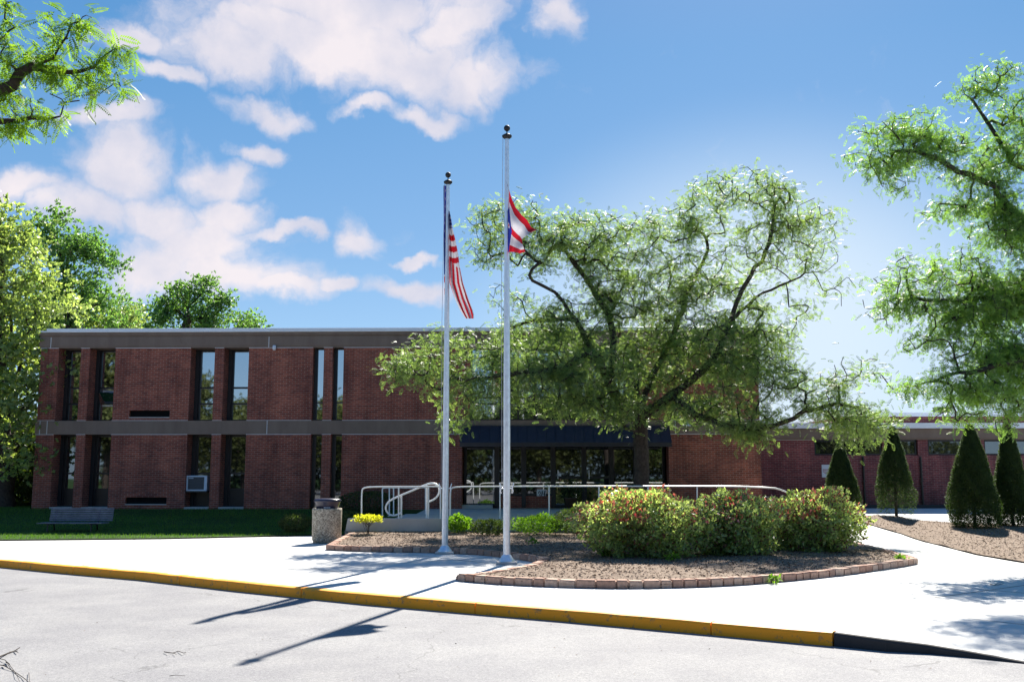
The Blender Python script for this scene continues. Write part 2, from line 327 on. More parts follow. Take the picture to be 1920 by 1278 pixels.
# ------------------------------------------------------------------ terrain
def H(Y):
    return 0.5 * min(1.0, max(0.0, (Y - 25.0) / 9.0)) ** 1.4
def G(u, v, dz=0.0):
    d = ray(u, v); z = dz; 
    for _ in range(40):
        if d.z >= -1e-5: return Vector((d.x * 60, d.y * 60, H(60) + dz))
        t = (z - CAMZ) / d.z; z = 0.6 * z + 0.4 * (H(d.y * t) + dz)
    return Vector((d.x * t, d.y * t, H(d.y * t) + dz))
def at(u, v, Y):
    d = ray(u, v); t = Y / d.y; return Vector((d.x * t, Y, CAMZ + d.z * t))
def sheet(name, poly, off, mat, cuts=None, zf=None, step=0.8, ylim=None):
    bm = bmesh.new(); vs = [bm.verts.new((p[0], p[1], 0)) for p in poly]; bm.faces.new(vs)
    xs = [p[0] for p in poly]; ys = [p[1] for p in poly]
    for y in (np.arange(min(ys) + step, max(ys), step) if ylim is None else [y for y in np.arange(ylim[0], ylim[1], step)]):
        bmesh.ops.bisect_plane(bm, geom=bm.verts[:] + bm.edges[:] + bm.faces[:], plane_co=(0, y, 0), plane_no=(0, 1, 0))
    if cuts:
        for x in np.arange(min(xs) + cuts, max(xs), cuts):
            bmesh.ops.bisect_plane(bm, geom=bm.verts[:] + bm.edges[:] + bm.faces[:], plane_co=(x, 0, 0), plane_no=(1, 0, 0))
    bmesh.ops.triangulate(bm, faces=bm.faces[:])
    for v in bm.verts: v.co.z = (zf(v.co.x, v.co.y) if zf else H(v.co.y)) + off
    bmesh.ops.recalc_face_normals(bm, faces=bm.faces[:])
    me = bpy.data.meshes.new(name); bm.to_mesh(me); bm.free()
    for p in me.polygons: p.use_smooth = True
    if me.polygons[0].normal.z < 0: me.flip_normals()
    me.materials.append(mat); o = bpy.data.objects.new(name, me); C.objects.link(o); return o

# base ground sheet to the horizon, asphalt road on it
tag(sheet('ground', [(-900, -900), (900, -900), (900, 1400), (-900, 1400)], -0.30, M['lawn'], step=300, ylim=(-600, -500), zf=lambda x, y: 0.0), kind='structure')
kerb_px = [(0,1049),(120,1060),(270,1072),(450,1091),(565,1102),(695,1114),(857,1127),(960,1135),(1052,1142),(1290,1162),(1560,1185)]
kerb = [G(u, v) for u, v in kerb_px]
kerb = [Vector((x_, y_, 0)) for x_, y_ in ((-40, 26.5), (-26, 24.2), (-16, 21.4))] + kerb
drop = [at(1710, 1205, kerb[-1].y - 0.55)]
# dropped kerb: the top runs down to road level
def road_pt(u, v, z):
    d = ray(u, v); t = (z - CAMZ) / d.z; return Vector((d.x * t, d.y * t, z))
drop = [road_pt(1660, 1198, -0.02), road_pt(1740, 1208, -0.05), road_pt(1830, 1223, -0.085), road_pt(1920, 1240, -0.12), road_pt(2100, 1262, -0.135), road_pt(2500, 1300, -0.14)]
# road edge polygon
kl = kerb + drop
road_poly = [(-200, 25), (-40, 26.6)] + [(p.x, p.y + 0.05) for p in kl] + [(40, 3), (200, -4), (200, -60), (-200, -60)]
tag(sheet('road', road_poly, -0.138, M['asphalt'], cuts=None, zf=lambda x, y: 0.0, ylim=(-50, 25), step=5), kind='structure')
# pavement slab, falls to the dropped kerb
def walk_z(x, y):
    b = H(y)
    # distance past the drop start
    a = kerb[-1]; w = max(0.0, min(1.0, (x - a.x) / 2.2)); yk = np.interp(x, [p.x for p in kl], [p.y for p in kl])
    zk = np.interp(x, [p.x for p in kl], [p.z for p in kl]); f = max(0.0, 1 - (y - yk) / 1.6)
    return b + zk * f
lawn_edge = [(-40, 30.5), (-26, 28.2), (G(-200,1015).x, G(-200,1015).y), (G(0,1013.5).x, G(0,1013.5).y), (G(300,1010.5).x, G(300,1010.5).y), (G(585,1004).x, G(585,1004).y), (G(660,1003).x, G(660,1003).y)]
walk_poly = [(p.x, p.y + 0.14) for p in kl] + [(30, 6), (40, 6), (40, 35.0), (3.6, 35.0), (3.6, 27.0)] + list(reversed(lawn_edge))
tag(sheet('pavement', walk_poly, 0.0, M['walk'], cuts=1.1, zf=walk_z, step=0.9), kind='structure')
# kerb body
def kerb_mesh(name, pts, mat, joint=3.0):
    m = MB(); out = []
    for i, p in enumerate(pts):
        a = pts[max(i-1, 0)]; b = pts[min(i+1, len(pts)-1)]; d = (b - a); d.z = 0; d.normalize(); n = Vector((-d.y, d.x, 0))
        if n.y < 0: n = -n
        q = Vector((p.x, p.y, 0))
        z = p.z + 0.003
        out.append([q - n*0.012 + Vector((0,0,-0.3)), q - n*0.004 + Vector((0,0,z-0.03)), q + n*0.006 + Vector((0,0,z-0.008)), q + n*0.03 + Vector((0,0,z)), q + n*0.155 + Vector((0,0,z)), q + n*0.155 + Vector((0,0,-0.3))])
    k = 6; vs = [v for o in out for v in o]; fs = [(i*k+j, (i+1)*k+j, (i+1)*k+j+1, i*k+j+1) for i in range(len(out)-1) for j in range(k-1)]
    m.add(vs, fs, 0, False); m.m = [(1 if (q % (k-1)) == 3 and isinstance(mat, list) else 0) for q in range(len(fs))]; m.add(out[0], [(5,4,3,2,1,0)]); m.add(out[-1], [(0,1,2,3,4,5)]); return m.build(name, mat)
def resample(pts, step):
    o = [pts[0]]
    for a, b in zip(pts, pts[1:]):
        n = max(1, int((b - a).length / step))
        for i in range(1, n+1): o.append(a.lerp(b, i/n))
    return o
def smooth_poly(pts, it=2):
    for _ in range(it):
        q = [pts[0]]
        for a, b in zip(pts, pts[1:]): q += [a.lerp(b, .25), a.lerp(b, .75)]
        q.append(pts[-1]); pts = q
    return pts
rk = resample(kerb, 0.25)
# sections with thin joints
sec = []; cur = [rk[0]]; ln = 0
for a, b in zip(rk, rk[1:]):
    ln += (b - a).length; cur.append(b)
    if ln > 2.9: sec.append(cur); cur = [b + (b - a).normalized() * 0.012]; ln = 0
if len(cur) > 1: sec.append(cur)
for s_ in sec:
    tag(kerb_mesh('kerb', [p + Vector((0, 0, random.uniform(-.004, .002))) for p in s_], M['yellow']), kind='structure', group='yellow painted kerb sections')
tag(kerb_mesh('kerb', resample([kerb[-1] + Vector((0.02, 0, 0))] + drop, 0.3), [M['kerb_shaded'], M['walk']]), kind='structure')  # front face coloured as if in shade, top in plain pavement concrete

# lawn in front of the left wing and behind everything
def lawn_z(x, y): return H(y) + 0.03 + 0.025 * math.sin(x * 0.9) * math.sin(y * 1.3) * min(1, max(0, (y - 26) / 2))
lawn_poly = [(p[0], p[1] + 0.02) for p in lawn_edge] + [(3.59, 27.4), (3.59, 35.0), (40.0, 35.02), (300, 35.0), (300, 600), (-300, 600), (-300, 32), (-60, 31)]
tag(sheet('lawn', lawn_poly, 0.0, M['lawn'], cuts=None, zf=lawn_z, ylim=(26, 60), step=0.7), kind='structure')

def pip(P, poly):
    x, y = P[:, 0], P[:, 1]; ins = np.zeros(len(P), bool); n = len(poly)
    for i in range(n):
        x1, y1 = poly[i][0], poly[i][1]; x2, y2 = poly[(i+1) % n][0], poly[(i+1) % n][1]
        c = ((y1 > y) != (y2 > y)) & (x < (x2 - x1) * (y - y1) / (y2 - y1 + 1e-12) + x1); ins ^= c
    return ins

# ------------------------------------------------------------------ vegetation machinery
def frame_from(d, roll):
    """d (n,3) unit -> rotation matrices with x axis = d"""
    up = np.tile(np.array([[0, 0, 1.0]]), (len(d), 1)); bad = np.abs(d[:, 2]) > 0.97; up[bad] = (1, 0, 0)
    y = np.cross(up, d); y /= np.linalg.norm(y, axis=1, keepdims=True); z = np.cross(d, y)
    c, s = np.cos(roll)[:, None], np.sin(roll)[:, None]
    y2 = y * c + z * s; z2 = -y * s + z * c
    return np.stack([d, y2, z2], axis=2)
def scatter(tv, tf, pos, dirs, roll, scale):
    """copies of template verts tv (V,3), faces tf (F,4)"""
    Rm = frame_from(dirs, roll); n = len(pos)
    V = np.einsum('nij,vj->nvi', Rm, tv) * scale[:, None, None] + pos[:, None, :]
    Fc = tf[None] + (np.arange(n) * len(tv))[:, None, None]
    return V.reshape(-1, 3), Fc.reshape(-1, tf.shape[1])
def frond(pairs, L=1.0, ll=0.26, lw=0.085, droop=0.35):
    vs = []; fs = []
    def leaf(x, side, l, w, ang):
        c, s = math.cos(ang), math.sin(ang) * side; z = -droop * x * x
        p0 = np.array([x, 0, z]); d = np.array([c, s, -0.25]); nrm = np.array([-s, c, 0.15*side])
        b = len(vs); vs.extend([p0, p0 + d*l*0.5 + nrm*w*0.5, p0 + d*l, p0 + d*l*0.5 - nrm*w*0.5]); fs.append((b, b+1, b+2, b+3))
    for i in range(pairs):
        x = L * (0.15 + 0.8 * i / (pairs - 1)); k = 1 - 0.35 * abs(i/(pairs-1) - 0.45) * 2
        leaf(x, 1, ll*k, lw, R(62)); leaf(x + 0.02, -1, ll*k, lw, R(62))
    leaf(L * 0.97, 1, ll*0.8, lw, 0.0)
    return np.array(vs), np.array(fs)
def leaf_tmpl(w=0.62):
    # two-facet folded leaf
    vs = np.array([(0,0,0),(0.45,w/2,0.10),(1,0,-0.08),(0.45,-w/2,0.10)], float); return vs, np.array([(0,1,2,3)])
def cluster_tmpl(n, spread=0.8, w=0.55, seed=1):
    r = np.random.default_rng(seed); tv, tf = leaf_tmpl(w); V = []; Fc = []
    for i in range(n):
        d = r.normal(size=3); d[0] = abs(d[0]) + 0.4; d /= np.linalg.norm(d); p = np.array([r.uniform(0, spread), r.normal(0, 0.22), r.normal(0, 0.18)])
        v, f = scatter(tv, tf, p[None], d[None], r.uniform(0, 6.28, 1), r.uniform(0.45, 0.8, 1)); Fc.append(f + len(V) * 4); V.append(v)
    return np.vstack(V), np.vstack(Fc)
def unit(a): return a / (np.linalg.norm(a, axis=1, keepdims=True) + 1e-9)

def branch_net(limbs, att, trunk_r, tip_r=0.006, step=0.3, jit=0.05, seed=3):
    r = np.random.default_rng(seed); P = []; par = []
    def add_path(pts, j0):
        j = j0
        for p in pts: P.append(p); par.append(j); j = len(P) - 1
        return j
    for li, limb in enumerate(limbs):
        limb = [np.array(p, float) for p in limb]
        if li == 0: P.append(limb[0]); par.append(-1); j = 0
        else:
            A = np.array(P); j = int(np.argmin(((A - limb[0])**2).sum(1)))
        seg = [P[j]] + limb[1:]
        # smooth catmull
        pts = []
        for k in range(len(seg) - 1):
            p0 = seg[max(k-1, 0)]; p1 = seg[k]; p2 = seg[k+1]; p3 = seg[min(k+2, len(seg)-1)]
            n = max(1, int(np.linalg.norm(p2 - p1) / step))
            for i in range(1, n+1):
                t = i / n; q = 0.5 * ((2*p1) + (-p0+p2)*t + (2*p0-5*p1+4*p2-p3)*t*t + (-p0+3*p1-3*p2+p3)*t**3)
                pts.append(q + r.normal(0, jit * (0.4 if li == 0 else 1), 3))
        add_path(pts, j)
    NL = len(P); A = np.array(P)
    d0 = np.array([np.sqrt(((A - a)**2).sum(1)).min() for a in att]); order = np.argsort(d0)
    cap = NL + len(att) * 30; arr = np.zeros((cap, 3)); arr[:NL] = A; n = NL; par = par + [0] * (cap - NL)
    lo = max(4, int(1.2 / step))
    tips = []; ends = []
    for i in order:
        a = att[i]; D = np.sqrt(((arr[:n] - a)**2).sum(1)); 
        if n > lo: D[:lo] += 3
        j = int(np.argmin(D)); dist = D[j]; p0 = arr[j]; pj = par[j]; pd = p0 - arr[pj] if pj >= 0 else np.array([0, 0, 1.0])
        pd = pd / (np.linalg.norm(pd) + 1e-9); m = max(2, min(28, int(dist / step) + 1)); p1 = p0 + pd * dist * 0.4 + r.normal(0, 0.1 * dist, 3) * 0.6
        k = j
        for t in np.linspace(0, 1, m + 1)[1:]:
            q = (1-t)**2 * p0 + 2*(1-t)*t * p1 + t*t * a + (r.normal(0, jit, 3) if t < 1 else 0)
            arr[n] = q; par[n] = k; k = n; n += 1
        tips.append(k)
    A = arr[:n]; par = np.array(par[:n])
    nt = max(2, len(tips)); p = math.log(nt) / math.log(max(2.0, trunk_r / tip_r))
    w = np.zeros(n)
    haschild = np.zeros(n, bool); haschild[par[par >= 0]] = True
    w[~haschild] = tip_r ** p
    for i in range(n - 1, 0, -1): w[par[i]] += w[i]
    rad = w ** (1 / p); rad = rad * (trunk_r / rad[0])**0.999
    return A, par, rad, np.array(tips)
def branch_mesh(name, A, par, rad, mat, parent, flare=True):
    n = len(A); idx = np.arange(1, n); P0 = A[par[idx]]; P1 = A[idx]; r1 = rad[idx]; r0 = np.minimum(rad[par[idx]], r1 * 1.35)
    # continuation = child with largest radius
    big = {}
    for i in idx:
        p_ = par[i]
        if p_ not in big or rad[i] > rad[big[p_]]: big[p_] = i
    cont = np.array([big[par[i]] == i for i in idx]); r0 = np.where(cont, rad[par[idx]], r0)
    dseg = unit(P1 - P0); dn = np.zeros((n, 3)); dn[0] = dseg[0] if len(dseg) else (0, 0, 1); dn[idx] = dseg
    # average direction at nodes
    dav = dn.copy()
    for p_, c_ in big.items(): dav[p_] = dn[p_] + dn[c_]
    dav = unit(dav)
    Vs = []; Fs = []; off = 0
    for sel, k in ((r1 > 0.03, 9), (r1 <= 0.03, 4)):
        if not sel.any(): continue
        q0, q1, a0, a1 = P0[sel], P1[sel], r0[sel], r1[sel]; d0 = np.where(cont[sel][:, None], dav[par[idx[sel]]], dseg[sel]); d1 = dav[idx[sel]]
        ang = np.arange(k) * 2 * math.pi / k
        def ring(c, d, rr):
            ref = np.tile(np.array([[0.37, 0.91, 0.18]]), (len(d), 1)); u = unit(np.cross(ref, d)); w_ = np.cross(d, u)
            return c[:, None] + (u[:, None] * np.cos(ang)[None, :, None] + w_[:, None] * np.sin(ang)[None, :, None]) * rr[:, None, None]
        V = np.concatenate([ring(q0, d0, a0), ring(q1, d1, a1)], axis=1).reshape(-1, 3); m = sel.sum()
        f = np.array([(j, (j+1) % k, k + (j+1) % k, k + j) for j in range(k)]); Fc = f[None] + (np.arange(m) * 2 * k)[:, None, None] + off
        Vs.append(V); Fs.append(Fc.reshape(-1, 4)); off += len(V)
    return np_mesh(name, np.vstack(Vs), np.vstack(Fs), mat, parent, smooth=True)
def sample_blobs(blobs, Y0, density, seed=5, depth=1.0):
    """blobs in picture units around depth Y0 -> world attraction points; (u, v, ru, rv, dY[, dens])"""
    r = np.random.default_rng(seed); out = []
    for b in blobs:
        u, v, ru, rv, dy = b[:5]; k = b[5] if len(b) > 5 else 1.0
        Y = Y0 + dy; c = at(u, v, Y); s = Y / F; rx, rz = ru * s, rv * s; ry = min(2.8, 0.5 * (rx + rz) * depth)
        n = max(3, int(density * k * (rx * rz + rx * ry * 0.4)))
        d = unit(r.normal(size=(n, 3))) * (r.uniform(0.15, 1, (n, 1)) ** 0.45)
        out.append(np.array(c)[None] + d * np.array([rx, ry, rz]))
    return np.vstack(out)
def leafy(name, A, par, tips, tmpl, per, size, mat, parent, spread=0.22, droop=-0.15, seed=9, back=3, mi=None, horiz=0.5):
    r = np.random.default_rng(seed); nodes = []
    for t in tips:
        k = t
        for _ in range(back):
            nodes.append(k); k = par[k]
            if k <= 0: break
    nodes = np.array(nodes); src = np.repeat(nodes, max(1, per // back))
    f = r.uniform(0, 1, (len(src), 1)); base = A[src] * f + A[par[src]] * (1 - f)
    tw = unit(A[src] - A[par[src]] + 1e-6); pos = base + r.normal(0, spread, (len(src), 3)) * np.array([1, 1, 0.7])
    d = r.normal(size=(len(src), 3)); d[:, 2] *= (1 - horiz); d = unit(unit(d) + tw * 0.5 + np.array([0, 0, droop]))
    tv, tf = tmpl; V, Fc = scatter(tv, tf, pos, d, r.normal(0, 0.6, len(src)), size * r.uniform(0.65, 1.25, len(src)))
    node_tone = r.uniform(0, 1, len(A)); tone = np.repeat(np.clip(node_tone[src] * 0.6 + r.uniform(0, 0.4, len(src)), 0, 1), len(tf))
    return np_mesh(name, V, Fc, mat, parent, attr=tone, mi=mi)
def tree(label, limbs, blobs, Y0, density, trunk_r, tmpl, per, size, leafm, barkm, name='tree', spread=0.22, tip_r=0.006, step=0.3, seed=3, droop=-0.15, group=None, jit=0.05, back=3, horiz=0.5, depth=1.0):
    root = limbs[0][0]; e = empty(name, (root[0], root[1], root[2]), label, 'tree', group)
    att = sample_blobs(blobs, Y0, density, seed, depth)
    A, par, rad, tips = branch_net(limbs, att, trunk_r, tip_r, step, jit, seed)
    rt = np.array(root); z = A[:, 2] - rt[2]; rad = rad * (1 + 0.5 * np.exp(-np.clip(z, 0, None) / 0.25) * (rad > trunk_r * 0.7))
    A = A - rt
    branch_mesh('trunk', A, par, rad, barkm, e)
    leafy('crown', A, par, tips, tmpl, per, size, leafm, e, spread, droop, seed + 1, back, horiz=horiz)
    return e
def shell_plant(name, label, cat, base, rx, ry, h, n, size, mats, mi_p=None, shape='dome', stems=8, tmpl=None, group=None, stem_mat=None, seed=1, z0=0.12, lump=0.15, inner=0.35, lowcut=-.92):
    """shrub: stems fan out of the ground, leaves fill an uneven dome"""
    r = np.random.default_rng(seed); e = empty(name, base, label, cat, group)
    tv, tf = tmpl or leaf_tmpl(0.6)
    d = unit(r.normal(size=(n, 3))); d[:, 2] = np.where(d[:, 2] < lowcut, -d[:, 2], d[:, 2])
    ph = r.uniform(0, 6.28, 6)
    bump = 1 + lump * (np.sin(d[:, 0]*5 + ph[0]) * np.sin(d[:, 1]*5 + ph[1]) + 0.7*np.sin(d[:, 0]*11 + ph[2]) * np.sin(d[:, 2]*9 + ph[3]) + 0.5*np.sin(d[:, 1]*13+ph[4])*np.sin(d[:, 2]*15+ph[5]))
    rr = (1 - inner * r.uniform(0, 1, n)**1.6) * bump
    c = h * (0.5 + z0/2); P = np.stack([d[:, 0]*rx*rr, d[:, 1]*ry*rr, c + d[:, 2]*rr*(h - c)], 1)
    if shape == 'vase':
        P[:, 2] = (P[:, 2] - .1*h) * 1.09
        t = np.clip(P[:, 2] / h, 0, 1); w = 0.66 + 0.40 * t**0.7; P[:, 0] *= w; P[:, 1] *= w
    P[:, 2] = np.maximum(P[:, 2], 0.02)
    dd = unit(d * 0.8 + r.normal(size=(n, 3)) * 0.9 + np.array([0, 0, 0.3]))
    V, Fc = scatter(tv, tf, P, dd, r.uniform(0, 6.28, n), size * r.uniform(0.6, 1.3, n))
    k = len(tf); tone = np.repeat(np.clip(0.5 + 0.25 * r.normal(size=n) + 0.6*(bump-1), 0, 1), k); mi = None
    if mi_p is not None: mi = np.repeat(mi_p(P, r), k)
    np_mesh('foliage', V, Fc, mats, e, mi=mi, attr=tone)
    m = MB()
    for i in range(stems):
        a = r.uniform(0, 6.28); q = r.uniform(0.25, 0.85); b0 = Vector((math.cos(a)*0.05*rx, math.sin(a)*0.05*ry, -0.05))
        tip = Vector((math.cos(a)*rx*q*0.8, math.sin(a)*ry*q*0.8, h * r.uniform(0.6, 0.9))); mid = b0.lerp(tip, 0.5) + Vector((r.normal(0, .04), r.normal(0, .04), h*0.1))
        m.tube([b0, mid, tip], [0.016*max(0.4, h), 0.010*max(0.4, h), 0.004], 5)
        for q_ in range(3):
            s0 = mid.lerp(tip, r.uniform(0, .6)); m.tube([s0, s0 + Vector((r.normal(0, .2)*rx, r.normal(0, .2)*ry, r.uniform(.1, .3)*h))], [0.006, 0.002], 4)
    m.build('stem', stem_mat or M['bark'], e)
    return e

# ------------------------------------------------------------------ the school building
BD = 33.5; BA = R(1.2); BO = Vector((0, BD, 0)); EX = Vector((math.cos(BA), -math.sin(BA), 0)); EY = Vector((math.sin(BA), math.cos(BA), 0))
def fac(u, v, off=0.0):
    d = ray(u, v); c = Vector((0, 0, CAMZ)); t = (off - (c - BO).dot(EY)) / d.dot(EY); p = c + d * t; return (p - BO).dot(EX), p.z
def to_world(x, y, z): return BO + EX * x + EY * y + Vector((0, 0, z))
bld = empty('school_building', BO, 'long two-storey red brick building with flat white-edged roof and lower wing behind the flagpoles', 'building', None, -BA)
bw = lambda n, m, mat, p=bld, **k: m.build(n, mat, p, **k)
fx = lambda u, v=800, off=0: fac(u, v, off)[0]
fz = lambda v, u=400, off=0: fac(u, v, off)[1]
zR, zF0, zB1, zB0, zG = fz(616), fz(652), fz(788), fz(814), 0.15
zC = fz(623); DP = 0.68
xL = fx(72, 740); xR = fx(1425, 800)
up = [(fx(107,720), fx(147,720)), (fx(162,720), fx(213,720)), (fx(356,720), fx(401,720)), (fx(418.5,720), fx(465,720)), (fx(585,720), fx(606,720)), (fx(622,720), fx(643,720))]
lowo = [(fx(97,880), fx(141,880)), (fx(160,880), fx(206,880)), (fx(348,880), fx(394,880)), (fx(412,880), fx(459,880)), (fx(582,880), fx(602,880)), (fx(620,880), fx(640,880))]
# line upper and lower openings up
ops = [((a[0]+b[0])/2, (a[1]+b[1])/2) for a, b in zip(up, lowo)]
eb = (fx(866, 850), fx(1254, 850))          # entrance bay
vent_u = (fx(242, 776), fx(318, 776), fz(783), fz(769)); vent_l = (fx(235, 940), fx(312, 940), fz(946), fz(932))
def solid(m, x0, x1, z0, z1, y1=DP, y0=0.0, mi=0): m.box(x0, x1, y0, y1, z0, z1, mi)
w = MB()
zs_u, zs_l = fz(784), fz(950)
edges = [xL] + [x for o in ops for x in o] + [eb[0]]
for i in range(0, len(edges), 2):
    x0, x1 = edges[i], edges[i+1]
    for (z0, z1, vt) in ((zB1, zF0, vent_u), (zG, zB0, vent_l)):
        if x0 < vt[0] and vt[1] < x1:
            solid(w, x0, vt[0], z0, z1); solid(w, vt[1], x1, z0, z1); solid(w, vt[0], vt[1], vt[3], z1); solid(w, vt[0], vt[1], z0, vt[2])
        else: solid(w, x0, x1, z0, z1)
solid(w, eb[1], xR, zG, zB0); solid(w, eb[1], xR, zB1, zF0)
solid(w, eb[0], eb[0] + 0.25, zB1, zF0); solid(w, eb[1] - 0.9, eb[1] - 0.001, zB1, zF0)
# side and back walls
w.box(xL, xL + 0.4, DP + .001, 18, zG, zF0); w.box(xR - 0.4, xR, DP + .001, 18, zG, zF0); w.box(xL, xR, 18.001, 18.4, zG, zF0)
bw('wall', w, M['brick'])
f = MB(); f.box(xL - 0.03, xR + 0.03, -0.03, 18.4, zF0 + 0.001, zC - 0.10); f.box(xL - 0.075, xR + 0.075, -0.075, 18.44, zC - 0.10, zC)
f.box(xL - 0.05, xR + 0.05, -0.05, -0.0301, zF0 + 0.06, zC - 0.155); bw('fascia', f, M['fascia'])
c_ = MB(); c_.box(xL + 0.2, xR + 0.1, -0.12, 18.5, zC + 0.001, zR); c_.box(xL - 0.1, xL + 0.199, -0.09, 18.46, zC + 0.001, zR - 0.07); bw('coping', c_, M['white_metal'], bevel=0.01)
b = MB(); b.box(xL - 0.03, xR + 0.03, -0.03, DP, zB0 + 0.001, zB1 - 0.001); bw('floor_band', b, M['fascia'])
def joint(*b):
    j = MB(); j.box(*b); bw('joint_line', j, M['caulk'])
for (u, v) in ((97, 640), (505, 640), (853, 640)):
    x = fx(u, v); joint(x - 0.012, x + 0.012, -0.054, -0.0501, zF0, zC - 0.16)
for (u, v) in ((75.5, 800), (89, 800), (501, 800), (851, 800), (1266, 800), (1330, 800)):
    x = fx(u, v); joint(x - 0.012, x + 0.012, -0.034, -0.0301, zB0 + .002, zB1 - 0.002)
for (x0, x1) in [(edges[i], edges[i+1]) for i in range(0, len(edges), 2)] + [(eb[1], xR)]:
    for z in (zB0, zB1, zF0): joint(x0, x1, -0.033 if z != zF0 else -0.033, -0.0301 if z != zF0 else -0.0301, z - 0.012 if z != zB1 else z - 0.004, z + 0.012 if z == zB1 else z + 0.008)
# windows
def window(x0, x1, z0, z1, y, bars, mats=('glass',), panel_to=None, thick=0.05, parent=bld, vbars=(), name='window'):
    m = MB(); t = thick
    m.box(x0, x0 + t, y - 0.04, y + 0.06, z0, z1); m.box(x1 - t, x1, y - 0.04, y + 0.06, z0, z1)
    m.box(x0 + t, x1 - t, y - 0.04, y + 0.06, z1 - t, z1); m.box(x0 + t, x1 - t, y - 0.04, y + 0.06, z0, z0 + t)
    for zb in bars: m.box(x0 + t, x1 - t, y - 0.045, y + 0.05, zb - t/2, zb + t/2)
    for xb in vbars: m.box(xb - t/2, xb + t/2, y - 0.05, y + 0.055, z0 + t, z1 - t)
    if panel_to: m.box(x0 + t, x1 - t, y - 0.015, y + 0.03, z0 + t, panel_to)
    o = m.build(name, M['dark_frame'], parent)
    g = MB(); g.box(x0 + t*0.6, x1 - t*0.6, y, y + 0.012, (panel_to or z0 + t*0.6), z1 - t*0.6); g.build('pane', M['glass'] if z0 > 2.5 else M['glass_low'], o)
    return o
zsl = fz(950)
for i, (x0, x1) in enumerate(ops):
    slit = i >= 4; y = DP - 0.06 if not slit else 0.3
    vu = lambda v: fz(v, 400, y)
    bu = [vu(727), vu(757)] if not slit else [vu(755)]
    if i == 1: bu = [vu(727)]
    wn = window(x0 + (0.07 if slit else 0.12), x1 - 0.001, zB1 + 0.001, zF0 - 0.001, y, bu, thick=0.06 if not slit else 0.045)
    if i == 1:   # open hopper with a blind above it
        h = MB(); Mx = Matrix.Translation((0, y - 0.05, vu(757))) @ Matrix.Rotation(R(28), 4, 'X')
        h.box(x0 + 0.2, x1 - 0.07, -0.015, 0.015, 0, 0.42, M=Mx); h.build('hopper_sash', M['glass'], wn)
        h = MB(); h.box(x0 + 0.25, x1 - 0.07, y - 0.03, y - 0.02, vu(735), vu(731)); h.build('blind', M['blind'], wn); h = MB(); h.box(x0 + 0.25, x1 - 0.07, y - 0.03, y - 0.02, vu(761.5), vu(758.8)); h.build('blind', M['blind'], wn)
    wl = window(x0 + (0.07 if slit else 0.12), x1 - 0.001, (zsl if not slit else zG) + 0.001, zB0 - 0.001, y, [vu(887)] if not slit else [], panel_to=vu(915) if not slit else None, thick=0.06 if not slit else 0.045)
    # dark jamb returns beside the glass + sill
    s_ = MB()
    if not slit:
        s_.box(x0, x1, 0.0, DP, zG, zsl - 0.001); s_.box(x0 + 0.001, x1 - 0.001, -0.03, DP, zsl - 0.08, zsl)
        bw('sill', s_, M['slab'])
    k = MB()
    for z0, z1 in ((zB1, zF0), (zsl, zB0)): k.box(x0, x0 + (0.07 if slit else 0.12), y - 0.1 if not slit else y - .06, y + 0.02, z0 + 0.001, z1 - 0.001)
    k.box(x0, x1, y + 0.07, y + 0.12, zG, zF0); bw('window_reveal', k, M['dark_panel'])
for vt in (vent_u, vent_l):
    m = MB(); m.box(vt[0], vt[1], 0.14, 0.2, vt[2], vt[3])
    n = 7
    for i in range(n):
        z = vt[2] + (vt[3] - vt[2]) * (i + .5) / n; Mx = Matrix.Translation((0, 0.10, z)) @ Matrix.Rotation(R(35), 4, 'X'); m.box(vt[0] + .001, vt[1] - .001, -0.03, 0.03, -0.003, 0.003, M=Mx)
    bw('vent', m, M['louver'])
    s_ = MB(); s_.box(vt[0] - 0.0, vt[1], -0.012, 0.139, vt[2] + .0005, vt[2] + 0.03); bw('vent_sill', s_, M['slab'])
# entrance bay: recessed storefront, doors, canopy, upper glazing
zP = 0.55
xs = [fx(u, 880, 0.9) for u in (868, 932, 982, 1037, 1095, 1146, 1192, 1250)]
xs[0] = eb[0] + 0.02; xs[-1] = eb[1] - 0.02
yd = 0.9; ztop = zB0 - 0.05; zdoor = zP + 2.12
for i in range(7):
    x0, x1 = xs[i] + 0.002, xs[i+1] - 0.002
    if i in (0, 3, 4):
        z0 = zP
        o = window(x0, x1, z0, zdoor, yd, [zP + 1.0] if i else [], thick=0.085, name='door' if i else 'sidelight')
        if i:
            h = MB(); h.tube([(x0 + 0.16, yd - 0.10, zP + 0.95), (x0 + 0.16, yd - 0.10, zP + 1.25)], 0.014, 8); h.box(x0 + .15, x0 + .17, yd - .10, yd - .04, zP + 1.0, zP + 1.02); h.build('handle', M['alu'], o)
    else:
        z0 = zP + 0.38; o = window(x0, x1, z0, zdoor, yd, [], thick=0.085)
        k = MB(); k.box(x0, x1, yd - 0.08, yd + 0.1, zG, z0 - 0.001); bw('knee_wall', k, M['brick'])
    t_ = window(x0, x1, zdoor + 0.002, ztop, yd, [], thick=0.07, name='transom')
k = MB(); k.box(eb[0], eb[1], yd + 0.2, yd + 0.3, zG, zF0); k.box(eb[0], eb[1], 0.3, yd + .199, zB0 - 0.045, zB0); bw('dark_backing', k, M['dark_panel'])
k = MB()
for x in xs[1:-1]: k.box(x - 0.07, x + 0.07, yd - 0.16, yd - 0.05, zP, zB0 - 0.06)
bw('mullion', k, M['dark_frame'])
